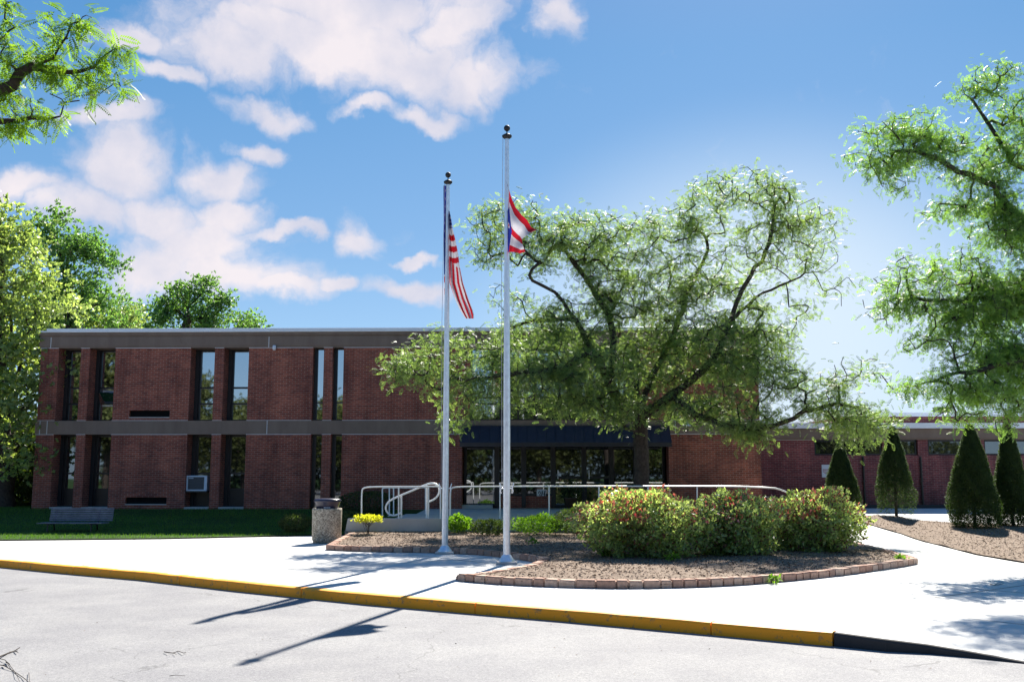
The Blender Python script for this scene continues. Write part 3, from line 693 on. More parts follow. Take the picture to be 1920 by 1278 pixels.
# canopy: sloping seamed hood
cz1, cz0 = fz(799, 1050, -0.35), fz(836, 1050, -1.0); cx0, cx1 = fx(864, 820, -0.6), fx(1256, 820, -0.6)
m = MB(); pr = [(-0.035, cz1 + 0.05), (-0.35, cz1), (-1.0, cz0 + 0.12), (-1.0, cz0), (-0.96, cz0), (-0.035, cz0 + 0.02)]
vs = [(cx0, a, z) for a, z in pr] + [(cx1, a, z) for a, z in pr]; n = len(pr)
m.add(vs, [tuple(range(n)), tuple(reversed(range(n, 2*n)))] + [(i, i + n, (i+1) % n + n, (i+1) % n) for i in range(n)])
nseam = 22
for i in range(nseam + 1):
    x = cx0 + (cx1 - cx0) * i / nseam
    a = Vector((x, -0.35, cz1)); bb = Vector((x, -1.0, cz0 + 0.12)); m.tube([a, bb], 0.014, 4)
m.box(cx0 - .01, cx1 + .01, -1.015, -0.99, cz0 - 0.02, cz0 + 0.05); bw('canopy', m, M['canopy'])
# upper glazing over the entrance
ug = [eb[0] + 0.26] + [fx(u, 720, 0.35) for u in (940, 1003, 1066, 1129, 1190)] + [eb[1] - 0.91]
for i in range(6):
    window(ug[i], ug[i+1] - 0.002, zB1 + 0.001, zF0 - 0.001, 0.35, [fz(745, 900, .35), fz(757, 900, .35)], thick=0.06, vbars=[ug[i] + (ug[i+1]-ug[i]) * 0.5] if i else [])
# lower wing, set back to the right
WO = 2.9; wx0, wx1 = xR - 0.5, fx(2350, 870, WO)
wz = lambda v: fz(v, 1600, WO)
wt, wc0, wf0 = wz(793), wz(803), wz(824)
wops = [(1527, 1575), (1578, 1655), (1659, 1721), (1740, 1838), (1846, 1935), (1950, 2040), (2060, 2150)]
wo = [(fx(a, 840, WO), fx(b_, 840, WO)) for a, b_ in wops]; wzo1, wzo0 = wz(826), wz(853)
m = MB(); m.box(wx0, wx1, WO, WO + 0.3, 0.2, wzo0); m.box(wx0, wo[0][0], WO, WO + 0.3, wzo0, wf0)
for a, b_ in zip(wo, wo[1:] + [(wx1, 0)]): m.box(a[1], b_[0], WO, WO + 0.3, wzo0 + .0005, wf0)
m.box(wx1 - .3, wx1, WO + .3001, WO + 12, 0.2, wf0); bw('wing_wall', m, M['brick_purple'])
for a, b_ in wo: window(a + .01, b_ - .01, wzo0 + .002, wf0 - .002, WO + 0.14, [], thick=0.06)
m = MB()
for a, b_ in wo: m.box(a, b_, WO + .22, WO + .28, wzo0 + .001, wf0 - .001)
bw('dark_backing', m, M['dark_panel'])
m = MB(); m.box(wx0, wx1 + .1, WO - 0.05, WO + 12, wf0 + 0.001, wc0 - .001); m.box(wx0, wx1 + .1, WO - 0.09, WO - .0501, wf0 + 0.06, wc0 - .02); bw('wing_fascia', m, M['fascia'])
m = MB(); m.box(wx0, wx1 + .2, WO - 0.2, WO + 12, wc0, wt); m.box(xR + 5, wx1 + .2, WO + 5, WO + 12, fz(780.5, 1600, WO + 5) + .001, fz(773, 1600, WO + 5)); bw('wing_coping', m, M['white_metal'])
m = MB(); m.box(xR + 5.1, wx1 + .1, WO + 5.1, WO + 11.9, wt + .001, fz(780.5, 1600, WO + 5)); bw('raised_roof_wall', m, M['brick_purple'])
m = MB(); m.box(wx0, wo[0][0], WO - .006, WO - .0005, wf0 - .014, wf0 + .0); bw('joint_line', m, M['caulk'])
for u in (1619, 1727):
    m = MB(); x = fx(u, 900, WO); m.tube([(x, WO - 0.06, 0.3), (x, WO - 0.06, wzo0 - 0.05)], 0.04, 8); m.box(x-.06, x+.06, WO-.1, WO-.0005, 1.4, 1.43); bw('downpipe', m, M['dark_frame'])
xv = fx(1762, 768, WO + 6); zv = fz(779, 1762, WO + 5.6)
m = MB(); m.box(xv - .28, xv + .2, WO + 5.5, WO + 6.0, zv - .2, zv + .32); m.box(xv - .3, xv + .22, WO + 5.48, WO + 6.02, zv + .32, zv + .36); bw('roof_vent', m, M['dark_frame'])

# things on the building
def ac_unit():
    x0, x1 = ops[2][0] + 0.03, ops[2][1] - 0.03; xa, xb = fx(349, 905, 0.1), fx(388, 905, 0.1); za, zb = fz(920, 370, .1), fz(891, 370, .1)
    p = to_world((xa + xb)/2, 0.1, za); e = empty('air_conditioner', p, 'pale window air conditioner sticking out of a ground floor window', 'air conditioner', None, -BA)
    hw = (xb - xa)/2; hh = zb - za; m = MB(); m.box(-hw, hw, 0.02, 0.6, 0, hh); m.box(-hw, hw, 0, .02, hh - .05, hh); m.box(-hw, hw, 0, .02, 0, .05); m.box(-hw, -hw + .06, 0, .02, .05, hh - .05); m.box(hw - .1, hw, 0, .02, .05, hh - .05)
    m.build('casing', M['acwhite'], e, bevel=0.008)
    g = MB(); g.box(-hw + .06, hw - .1, 0.006, 0.019, .05, hh - .05)
    for i in range(14):
        z = .06 + (hh - .12) * i / 13; g.box(-hw + .065, hw - .105, -0.002, 0.006, z - .004, z + .004)
    g.build('grille', M['acgrille'], e); q = MB(); q.box(-hw + .08, -hw + .24, -0.006, -0.0025, hh - .1, hh - .075); q.build('badge', M['acwhite'], e)
    q = MB(); q.box(-hw - .06, hw + .03, -0.04, 0.6, -0.05, -0.002); q.build('support_shelf', M['dark_frame'], e)
ac_unit()
x, z = fac(515, 651, -0.15); p = to_world(x, -0.05, z); e = empty('security_camera', p, 'small white security camera below the roof fascia', 'camera', None, -BA)
m = MB(); m.tube([(0, 0.02, 0.03), (0, -0.12, 0.03)], 0.012, 6); m.box(-.04, .04, -.003, .03, -.02, .08); m.build('bracket', M['dark_frame'], e)
m = MB(); m.lathe([(0, .06), (.045, .06), (.06, .03), (.06, -.05), (.045, -.09), (.0, -.11)], 14, (0, -.15, 0)); m.build('housing', M['signwhite'], e)
x, z = fac(1287, 795, -0.25); e = empty('wall_lamp', to_world(x, -.04, z), 'bell-shaped metal lamp on the pale band right of the entrance', 'lamp', None, -BA)
m = MB(); m.tube([(0, 0, .1), (0, -.12, .16), (0, -.24, .12)], .015, 6); m.build('arm', M['alu'], e)
m = MB(); m.lathe([(.02, .14), (.04, .10), (.07, .04), (.16, -.05), (.165, -.06), (.15, -.05), (.0, .05)], 18, (0, -.24, 0)); m.build('lamp_shade', M['alu'], e)
x, z = fac(1548.5, 882.5, WO); e = empty('notice_sign', to_world(x, WO - .015, z), 'small white notice with red lines of text on the wing wall', 'sign', None, -BA)
m = MB(); m.box(-.15, .15, -.01, .01, -.225, .225); m.build('plate', M['signwhite'], e, bevel=.004)
m = MB()
r_ = random.Random(4)
for zz, w_ in ((.055, .115), (.015, .115), (-.03, .115), (-.075, .06)):
    x_ = -w_
    while x_ < w_ - .01:
        l = r_.uniform(.02, .05); m.box(x_, min(x_ + l, w_), -.0125, -.0101, zz - .011, zz + .011); x_ += l + .01
m.build('lettering', M['signred'], e)
x, z = fac(1015, 925.5, yd - .06); e = empty('paper_poster', to_world(x, yd - .055, z), 'white paper poster with a dark swirl taped inside the entrance glass', 'poster', None, -BA)
m = MB(); m.box(-.155, .155, -.002, .002, -.15, .15); m.build('sheet', M['signwhite'], e)
m = MB()
m.tube([(-.11, -.004, .02), (-.06, -.004, .09), (-.01, -.004, .05), (-.07, -.004, -.04), (0, -.004, -.05), (.02, -.004, .02)], .017, 5); m.tube([(.04, -.004, .10), (.03, -.004, 0), (.10, -.004, 0.0), (.12, -.004, .11), (.11, -.004, -.08)], .019, 5); m.tube([(-.02, -.004, -.11), (.06, -.004, -.07)], .014, 5)
m.build('drawing', M['dark_ink'], e)
# potted plant by the door
pp = to_world(fx(1070, 945, .3), .3, zP); e = empty('potted_plant', pp, 'dark leafy plant in a brown pot beside the entrance doors', 'plant')
m = MB(); m.lathe([(.0, 0), (.15, 0), (.2, .3), (.22, .3), (.22, .34), (.18, .34), (.17, .28), (0, .28)], 18); m.build('pot', simple('pot_clay', (.09, .05, .035)), e)
rr = np.random.default_rng(3); n = 260; P_ = rr.normal(0, 1, (n, 3)) * [.2, .2, .16] + [0, 0, .58]; tv, tf = leaf_tmpl(.4)
V, Fc = scatter(tv, tf, P_, unit(rr.normal(size=(n, 3))), rr.uniform(0, 6, n), np.full(n, .13)); np_mesh('foliage', V, Fc, M['darkleaf'], e, attr=rr.uniform(0, 1, n))

# ------------------------------------------------------------------ entrance platform and rails
def edge_at(u, v, Y): p = at(u, v, Y); return p
pY = 26.9; pz = at(900, 971.5, pY).z
px0 = at(652, 972, pY).x; px1 = at(1480, 972, pY).x
pl = empty('concrete_platform', (px0, pY, 0), 'raised grey concrete platform with plain retaining wall in front of the entrance', 'platform')
m = MB(); 
vs = [(0,0,-.2),(px1-px0,0,-.2),(px1-px0,0,pz),(0,0,pz),(0,.3,-.2),(px1-px0,.3,-.2),(px1-px0,.3,pz),(0,.3,pz)]
vs[0] = (-0.12, -.04, -.2); vs[3] = (0, 0, pz)
m.add(vs, [(0,1,2,3),(1,5,6,2),(5,4,7,6),(4,0,3,7),(3,2,6,7),(0,4,5,1)]); m.build('retaining_wall', M['slab'], pl, bevel=.01)
m = MB(); ydoor = BD + yd - pY - 0.02
sl = lambda y: pz + (zP - .02 - pz) * min(1, y / 5.5)
x0s = at(762, 969, pY).x - px0
m.add([(x0s, .3005, pz-.3), (px1-px0, .3005, pz-.3), (px1-px0, .3005, pz-.002), (x0s, .3005, pz-.002), (x0s, 5.5, zP-.3), (px1-px0, 5.5, zP-.3), (px1-px0, 5.5, zP-.02), (x0s, 5.5, zP-.02), (x0s, ydoor, zP-.3), (px1-px0, ydoor, zP-.3), (px1-px0, ydoor, zP-.02), (x0s, ydoor, zP-.02)],
      [(0,1,2,3),(3,2,6,7),(0,3,7,4),(2,1,5,6),(7,6,10,11),(4,7,11,8),(6,5,9,10)]); m.build('deck', M['slab'], pl)
m = MB(); m.box(.05, x0s - .001, .3005, 3.6, -.2, pz - .16); m.box(x0s - .38, x0s - .0015, .301, 3.6, pz - .1595, pz - .01); m.build('step', M['slab'], pl, bevel=.008)
xd0, xd1 = fx(866, 955, yd), fx(925, 955, yd)
m = MB(); q0 = to_world(xd0, yd - .75, 0) - Vector((px0, pY, 0)); q1 = to_world(xd1, yd - .75, 0) - Vector((px0, pY, 0)); m.box(q0.x, q1.x, q0.y, q0.y + .74, zP - .02, zP + .10); m.build('door_step', M['slab'], pl)
railing_r = 0.021
def rl(u, v, Y=pY + .12): return at(u, v, Y)
def railing(label, runs, base, posts, r=.021):
    e = empty('handrail', (base.x, base.y, base.z), label, 'handrail', 'pipe handrails along the platform')
    for pts in runs:
        m = MB(); m.tube([p - base for p in smooth_poly([Vector(p) for p in pts], 2)], r, 8); m.build('top_rail', M['rail'], e)
    for (a, b_) in posts:
        m = MB(); m.tube([Vector(a) - base, Vector(b_) - base], r * .95, 8); m.lathe([(.045, 0), (.045, .012), (.022, .014)], 10, tuple(Vector(a) - base)); m.build('post', M['rail'], e)
    return e
Yr = pY + .13
def corner(u, vt, vb, du, Y=Yr):   # post foot, bend, rail start
    return [at(u, vb, Y), at(u, vt + 9, Y), at(u + du * .12, vt + 1.5, Y), at(u + du, vt, Y)]
railing('white pipe handrail left of the shorter flagpole', [corner(678, 912, 972, 25) + [at(760, 912, Yr), at(826, 911.5, Yr)]], at(678, 972, Yr),
        [(at(747.5, 972, Yr), at(747.5, 913, Yr)), (at(803.5, 972, Yr), at(803.5, 912, Yr)), (at(826, 972, Yr), at(826, 912, Yr))])
railing('long white pipe handrail right of the shorter flagpole, running behind the big bushes', [corner(844, 912, 972, 22) + [at(940, 911.5, Yr), at(1100, 911, Yr), at(1442, 911, Yr), at(1475, 921, Yr), at(1500, 935, Yr)]], at(844, 972, Yr),
        [(at(u, 972, Yr), at(u, 911.5, Yr)) for u in (937.5, 1029.5, 1123, 1215, 1307, 1400)])
Yb = pY + 2.6
railing('rear white handrail posts at the left steps, half hidden by the front rail', [[at(717, 924, Yb), at(717, 915.5, Yb), at(719, 914, Yb), at(745, 914, Yb), at(800, 913.6, Yb)]], at(717, 966, Yb),
        [(at(717, 966, Yb), at(717, 922, Yb)), (at(730, 967, Yb), at(730, 914, Yb)), (at(738, 967, Yb), at(738, 914, Yb)), (at(798, 966, Yb), at(798, 914, Yb))])
Yl = pY + .35
loop = [(752.5, 960), (746, 964.5), (735, 966.5), (726, 961), (722.5, 951), (727, 941), (738, 934), (752, 928), (775, 918.5), (795, 909.5), (806, 905.5), (816, 906), (822.5, 911), (824, 921), (820, 931), (812, 937), (804.5, 940)]
railing('looped white stair handrail with rounded returns between the platform posts', [[at(u, v, Yl) for u, v in loop]], at(752, 972, Yl), [(at(752.5, 972, Yl), at(752.5, 929, Yl)), (at(800, 972, Yl), at(800, 908.5, Yl))], r=.027)

# ------------------------------------------------------------------ planting bed with tan block edging
front_px = [(857,1089),(900,1093),(940,1096),(1000,1099),(1060,1101.5),(1120,1103),(1180,1103.5),(1250,1102.5),(1330,1100),(1400,1096.5),(1470,1090.5),(1540,1083.5),(1600,1076.5),(1660,1067.5),(1700,1061.5),(1718,1058)]
rside_px = [(1718,1052),(1690,1044),(1655,1034),(1620,1026),(1588,1018),(1560,1008),(1530,998)]
back_px = [(611,1031),(650,1033),(700,1034.5),(760,1035.5),(830,1037),(898,1040),(950,1046),(990,1052),(1012,1056)]
notch_px = [(1012,1056),(985,1066),(940,1074),(900,1080),(857,1086)]
gp = lambda L_: [G(u, v) for u, v in L_]
front = gp(front_px); rside = gp(rside_px); back = gp(back_px); notch = gp(notch_px)
lefts = gp([(611,1031),(625,1022),(645,1012),(655,1006)])
bed_poly = [tuple(p)[:2] for p in back] + [tuple(p)[:2] for p in notch[1:]] + [tuple(p)[:2] for p in front] + [tuple(p)[:2] for p in rside] + [(rside[-1].x + 1, 26.85), (px0 - .1, 26.85)] + [tuple(p)[:2] for p in reversed(lefts[1:])]
BP = np.array(bed_poly); 
def seg_dist(x, y, poly):
    a = poly; b_ = np.roll(poly, -1, 0); d = b_ - a; t = np.clip(((x - a[:,0])*d[:,0] + (y - a[:,1])*d[:,1]) / ((d**2).sum(1) + 1e-9), 0, 1)
    q = a + d * t[:, None]; return math.sqrt(((q[:,0]-x)**2 + (q[:,1]-y)**2).min())
def bed_z(x, y):
    d = seg_dist(x, y, BP[:-4]); return H(y) + 0.05 + 0.05 * (1 - math.exp(-d / .8)) + 0.015 * math.sin(x*3.1) * math.sin(y*2.7)
tag(sheet('garden_bed', bed_poly, 0.0, M['mulch'], cuts=0.45, zf=bed_z, step=0.4), kind='structure')
def block_mesh(L_, W_, H_, seed):
    r = random.Random(seed); bm = bmesh.new(); bmesh.ops.create_cube(bm, size=1)
    for v in bm.verts: v.co = Vector((v.co.x * L_, v.co.y * W_, v.co.z * H_ + H_/2))
    bmesh.ops.bevel(bm, geom=bm.edges[:], offset=0.014, segments=2, affect='EDGES')
    for v in bm.verts: v.co += Vector((r.uniform(-1, 1), r.uniform(-1, 1), r.uniform(-1, 1))) * 0.004
    me = bpy.data.meshes.new('edging_block'); bm.to_mesh(me); bm.free(); me.materials.append(M['edging']); return me
bms = [block_mesh(l, 0.17, 0.115, i) for i, l in enumerate((0.17, 0.21, 0.25, 0.29))]
bl = (0.17, 0.21, 0.25, 0.29)
def lay(path, label, group, inset=0.085, first=True, sink=0.0):
    path = smooth_poly(path, 2); cum = [0]
    for a, b_ in zip(path, path[1:]): cum.append(cum[-1] + (b_ - a).length)
    def pos(s):
        s = min(max(s, 0), cum[-1]); i = max(0, min(len(path) - 2, int(np.searchsorted(cum, s) - 1))); a, b_ = path[i], path[i+1]; return a.lerp(b_, (s - cum[i]) / max(1e-6, cum[i+1] - cum[i])), (b_ - a).normalized()
    s = 0.0; cnt = 0
    while s < cum[-1] - 0.1:
        k = random.randrange(4); p, d = pos(s + bl[k]/2); n = Vector((-d.y, d.x, 0)); 
        if seg_dist_sign(p + n * 0.1) < 0: n = -n
        o = bpy.data.objects.new('edging_block', bms[k]); C.objects.link(o)
        o.location = p + n * inset + Vector((0, 0, random.uniform(-.008, .004) - sink)); o.rotation_euler = (random.uniform(-.02, .02), random.uniform(-.015, .015), math.atan2(d.y, d.x) + random.uniform(-.03, .03))
        tag(o, label, 'edging block', group); s += bl[k] + 0.006; cnt += 1
    return cnt
def seg_dist_sign(p): return 1 if pip(np.array([[p.x, p.y]]), bed_poly)[0] else -1
nb = lay(front, 'tan concrete block in the curved front rim of the planting bed', 'blocks of the front rim')
nb += lay(back, 'shaded tan block in the low rim behind the flagpoles', 'blocks of the rim behind the flagpoles')
nb += lay(notch, 'low tan block in the rim beside the taller flagpole', 'blocks beside the taller flagpole', sink=0.045)
nb += lay(rside, 'tan block in the rim along the right walkway', 'blocks along the right walkway', sink=0.03)
nb += lay(lefts, 'tan block at the left end of the bed beside the litter bin', 'blocks beside the litter bin')
print('blocks', nb)
# second bed, right side, around the clipped conifers
bed2_px = [(1588,972),(1632,984),(1690,1001),(1760,1022),(1830,1040),(1900,1052),(2000,1068)]
b2 = gp(bed2_px); far2 = gp([(2100,1000),(1990,992),(1890,985),(1800,982),(1720,977),(1690,970),(1640,966)])
b2_poly = [tuple(p)[:2] for p in b2] + [tuple(p)[:2] for p in far2]; B2 = np.array(b2_poly)
tag(sheet('garden_bed', b2_poly, 0.0, M['mulch'], cuts=0.5, zf=lambda x, y: H(y) + 0.03 + 0.10 * (1 - math.exp(-seg_dist(x, y, B2) / .7)) + .012 * math.sin(4*x) * math.sin(3.3*y), step=0.4), kind='structure')
# strip of grass and kerb below the wing
gy = 35.0
k = MB(); k.box(4.2, 40, gy - .15, gy, .2, H(35) + .12); tag(k.build('kerb', M['kerb_shaded'], bevel=.02), kind='structure')

# mulch chips
def chips(name, poly, zf, n, seed):
    r = np.random.default_rng(seed); A = np.array(poly); lo, hi = A.min(0), A.max(0); P = r.uniform(lo, hi, (n * 3, 2)); P = P[pip(P, poly)][:n]
    z = np.array([zf(a, b_) for a, b_ in P]); pos = np.column_stack([P, z + .008]); d = unit(np.column_stack([r.normal(size=(len(P), 2)), r.normal(0, .25, len(P))]))
    tv = np.array([(-.5,-.16,0),(.5,-.2,.05),(.5,.2,0),(-.5,.14,.05)], float); tf = np.array([(0,1,2,3)])
    V, Fc = scatter(tv, tf, pos, d, r.normal(0, .5, len(P)), r.uniform(.018, .05, len(P))); return tag(np_mesh(name, V, Fc, M['chip'], attr=r.uniform(0, 1, len(P))), 'loose bark mulch covering the ' + ('front' if seed == 1 else 'right') + ' planting bed', 'mulch', kind='stuff')
chips('mulch', bed_poly, bed_z, 40000, 1)
chips('mulch', b2_poly, lambda x, y: H(y) + 0.03 + 0.10 * (1 - math.exp(-seg_dist(x, y, B2) / .7)), 9000, 2)
# grass blades
def grass(n, x0, x1, y0, y1, seed):
    r = np.random.default_rng(seed); P = np.column_stack([r.uniform(x0, x1, n), r.uniform(y0, y1, n)]); P = P[pip(P, lawn_poly)]
    # keep clear of the building
    keep = ~((P[:, 0] > xL - .3) & (P[:, 0] < xR + 30) & (P[:, 1] > BD + .25) ); P = P[keep]; n = len(P)
    z = np.array([lawn_z(a, b_) for a, b_ in P]); h = r.uniform(.03, .075, n); a = r.uniform(0, 6.28, n); wv = .006
    c, s = np.cos(a), np.sin(a); lx, ly = r.normal(0, .02, n), r.normal(0, .02, n)
    V = np.stack([np.column_stack([P[:,0]-c*wv, P[:,1]-s*wv, z]), np.column_stack([P[:,0]+c*wv, P[:,1]+s*wv, z]), np.column_stack([P[:,0]+lx, P[:,1]+ly, z+h])], 1).reshape(-1, 3)
    tag(np_mesh('grass', V, np.arange(3*n).reshape(-1, 3), M['grass'], attr=np.clip(.5 + .3*np.sin(P[:,0]*1.3)*np.sin(P[:,1]*2) + r.normal(0, .2, n), 0, 1)), 'short mown grass in front of the brick building', 'grass', kind='stuff')
grass(150000, -24, -3.5, 25.4, 42, 4)

# ------------------------------------------------------------------ flagpoles and flags
def flagpole(label, base_uv, top_v, r0, r1, cleat_v):
    p = G(*base_uv); d = ray(base_uv[0] + 2, top_v); t = p.y / d.y; h = CAMZ + d.z * t - p.z
    e = empty('flagpole', p, label, 'flagpole')
    m = MB(); m.tube([(0,0,.05), (0,0,h*.35), (0,0,h*.6), (0,0,h - .27)], [r0, r0*.98, (r0+r1)/2, r1], 20); m.build('pole', M['alu'], e)
    m = MB(); m.box(-.19, .19, -.19, .19, -.02, .055); m.build('base_plate', M['slab'], e, bevel=.015)
    m = MB(); m.lathe([(.155, .055), (.15, .075), (.115, .11), (.095, .15), (r0 + .004, .17), (r0, .175)], 24); m.build('flash_collar', M['alu'], e)
    m = MB(); m.lathe([(r1, h-.28), (r1+.012, h-.27), (r1+.05, h-.24), (r1+.055, h-.21), (r1+.01, h-.18), (.012, h-.165), (.012, h-.10)], 18); m.build('truck', M['black'], e)
    m = MB(); m.lathe([(0.0, h-.115)] + [(.062*math.sin(math.pi*i/12), h - .06 - .062*math.cos(math.pi*i/12)) for i in range(1, 12)] + [(0, h+.002)], 20); m.build('ball_finial', M['black'], e)
    zc = at(base_uv[0], cleat_v, p.y).z - p.z
    for sx in (-1, 1):
        m = MB(); x = sx*(r0 + .035); m.tube([(x, -.02, zc-.09), (x*1.15, -.03, zc-.05), (x, -.02, zc), (x*1.15, -.03, zc+.05), (x+sx*.03, -.02, zc+.1)], .012, 6); m.tube([(sx*r0*.9, -.0, zc), (x, -.02, zc)], .012, 6); m.build('cleat', M['alu'], e)
    m = MB(); m.tube([(-r0-.02, -.02, zc), (-r0-.035, -.02, h*.6), (-r1-.035, 0, h-.24)], .005, 5); m.build('rope', M['rope'], e)
    return p, h, e
p1, h1, fp1 = flagpole('taller silver flagpole nearest the curb, flying the white and red flag', (950, 1057), 235, .067, .042, 915)
p2, h2, fp2 = flagpole('shorter-looking silver flagpole nearer the litter bin, flying the striped flag', (834, 1038), 323, .067, .040, 915)
def cloth(rows, Y, base, depth, nt=60, ns=90):
    """rows: list of (v, uL, uR) down the hoist -> grid of world points, t across"""
    vs_ = [r_[0] for r_ in rows]; V = []
    for i in range(ns + 1):
        s = i / ns; v = vs_[0] + (vs_[-1] - vs_[0]) * s; uL = np.interp(v, vs_, [r_[1] for r_ in rows]); uR = np.interp(v, vs_, [r_[2] for r_ in rows])
        for j in range(nt + 1):
            t = j / nt; V.append(Vector(at(uL + (uR - uL) * t, v, Y + depth(s, t))) - base)
    Fc = [(i*(nt+1)+j, i*(nt+1)+j+1, (i+1)*(nt+1)+j+1, (i+1)*(nt+1)+j) for i in range(ns) for j in range(nt)]
    return V, Fc
# striped flag: bundled canton beside the pole, stripes falling to the lower right
pt = Vector((p2.x, p2.y, p2.z + h2 - .3))
rowsA = [(396,842,843),(410,842,846),(430,842,849),(450,842,854),(475,842,859),(500,842,862),(530,843,868),(560,853,878),(580,862,886),(590,868,888.5),(597,873,888.5)]
NT_, NS_ = 64, 140
V, Fc = cloth(rowsA, p2.y, pt, lambda s, t: -.10 - .10*math.sin(t*7 + s*4)*(.3+t) - .25*t*s - .05*math.sin(t*15), NT_, NS_)
mi = []
for i in range(NS_):
    for j in range(NT_):
        s, t = (i+.5)/NS_, (j+.5)/NT_; v = 396 + 201*s
        if v < 428: 
            q = ((v - 396) / 8.0); w_ = (t * 4.2 + 0.5*(int(q) % 2)); star = abs((w_ % 1) - .5) < .22 and abs((q % 1) - .5) < .25
            mi.append(1 if star else 2)
        elif v < 486 + 20*t:
            k_ = int((v - 428 - 3*math.sin(t*3)) / 10.5); mi.append(0 if k_ % 2 else 1)
        else:
            k_ = int(t * 6 + (v - 500) / 75.0 + 0.2); mi.append(0 if k_ % 2 == 0 else 1)
fl = empty('national_flag', pt, 'limp flag of red and white stripes with starred blue corner', 'flag')
mb = MB(); mb.add(V, Fc); mb.m = mi; mb.sm = [True]*len(Fc); mb.build('fly', [M['flag_red'], M['flag_white'], M['flag_blue']], fl)
rowsB = [(348,831.5,838),(370,831.5,838),(430,832,838),(520,832.5,838),(575,834,838)]
V, Fc = cloth(rowsB, p2.y, pt, lambda s, t: .03 + .05*math.sin(t*6 + s*9), 14, 60)
mi = [ (1 if (((i*5+j*3) % 17) == 0 and i < 30) else 2) if i < 44 else (0 if (i//3) % 2 else 1) for i in range(60) for j in range(14)]
mb = MB(); mb.add(V, Fc); mb.m = mi; mb.sm = [True]*len(Fc); mb.build('canton', [M['flag_red'], M['flag_white'], M['flag_blue']], fl)
# white and red swallow-tailed flag
pt = Vector((p1.x, p1.y, at(953, 348, p1.y).z)); nt, ns = 60, 90
top = [(951,345),(958,368),(966,388),(978,403),(988,412),(996,426),(1007,431)]; bot = [(952,473),(960,472),(968,473),(975,475),(985,472)]
def along(L_, t):
    x = t * (len(L_) - 1); i = min(int(x), len(L_) - 2); f_ = x - i; return (L_[i][0]*(1-f_) + L_[i+1][0]*f_, L_[i][1]*(1-f_) + L_[i+1][1]*f_)
V = []; mi = []
for i in range(ns + 1):
    for j in range(nt + 1):
        s, t = i/ns, j/nt; tt = t * (1 - .22 * (1 - abs(2*s - 1))) ; a, b_ = along(top, tt), along(bot, tt)
        u = a[0]*(1-s) + b_[0]*s - 6*math.sin(math.pi*s)*t; v = a[1]*(1-s) + b_[1]*s
        V.append(Vector(at(u, v, p1.y - .06 - .30*tt + .07*math.sin(tt*9 + s*5) + .05*math.sin(s*11 + tt*2))) - pt)
Fc = [(i*(nt+1)+j, i*(nt+1)+j+1, (i+1)*(nt+1)+j+1, (i+1)*(nt+1)+j) for i in range(ns) for j in range(nt)]
for i in range(ns):
    for j in range(nt):
        s, t = (i+.5)/ns, (j+.5)/nt
        if t < .34 * (1 - abs(2*s - 1.15)) : mi.append(2 if ((s-.57)**2*2.5 + (t-.10)**2) > .004 else (0 if ((s-.57)**2*2.5 + (t-.10)**2) < .0012 else 1))
        else: mi.append(0 if (s < .17 or .50 < s < .66 or s > .88) else 1)
fl = empty('state_flag', pt, 'swallow-tailed white flag with red bands on the taller pole', 'flag')
mb = MB(); mb.add(V, Fc); mb.m = mi; mb.sm = [True]*len(Fc); mb.build('fly', [M['flag_red'], M['flag_white'], M['flag_blue']], fl)

# ------------------------------------------------------------------ litter bin and bench
pb = G(612, 1017); sc_ = pb.y / F
e = empty('litter_bin', pb, 'round pebbled concrete litter bin with dark cap on the pavement', 'litter bin')
rb = 27.3 * sc_; hb = 1018 - 952; hb = at(612, 952, pb.y).z - pb.z
m = MB(); m.lathe([(0, 0), (rb*.90, 0), (rb*.90, .05), (rb*.93, .055), (rb*.97, .08), (rb*1.0, hb*.95), (rb*.985, hb), (rb*.86, hb), (rb*.84, hb-.08), (0, hb-.08)], 40); m.build('body', M['pebble'], e)
m = MB(); m.lathe([(rb*.70, hb-.05), (rb*.74, hb + .0), (rb*.86, hb + .13), (rb*.90, hb+.15), (rb*.92, hb+.17), (rb*.90, hb+.205), (rb*.8, hb+.225), (rb*.4, hb+.235), (0, hb+.237)], 40); m.build('lid', M['lid'], e)
m = MB(); m.box(-.03, .12, -rb*.80, -rb*.72, hb+.012, hb+.028); m.build('lid_latch', M['acwhite'], e)
# bench
pb = G(138, 998); e = empty('park_bench', pb, 'dark slatted bench standing on the shaded lawn', 'bench'); hw = 0.88
m = MB()
for i in range(5): m.box(-hw, hw, -.30 + i*.10, -.22 + i*.10, .25, .272)
m.build('seat', M['bench'], e)
m = MB()
for i in range(6):
    Mx = Matrix.Translation((0.06, .24, .29)) @ Matrix.Rotation(R(-14), 4, 'X'); m.box(-hw+.04, hw, -.015, .012, 0.01 + i*.062, .056 + i*.062, M=Mx)
m.build('backrest', M['bench'], e)
for sx in (-.62, .55):
    m = MB(); m.tube([(sx, -.22, 0), (sx, -.18, .24)], .02, 6); m.tube([(sx, .24, 0), (sx, .16, .24)], .02, 6); m.tube([(sx, -.28, .235), (sx, .22, .235), (sx, .36, .62)], .018, 6); m.build('leg', M['dark_frame'], e)

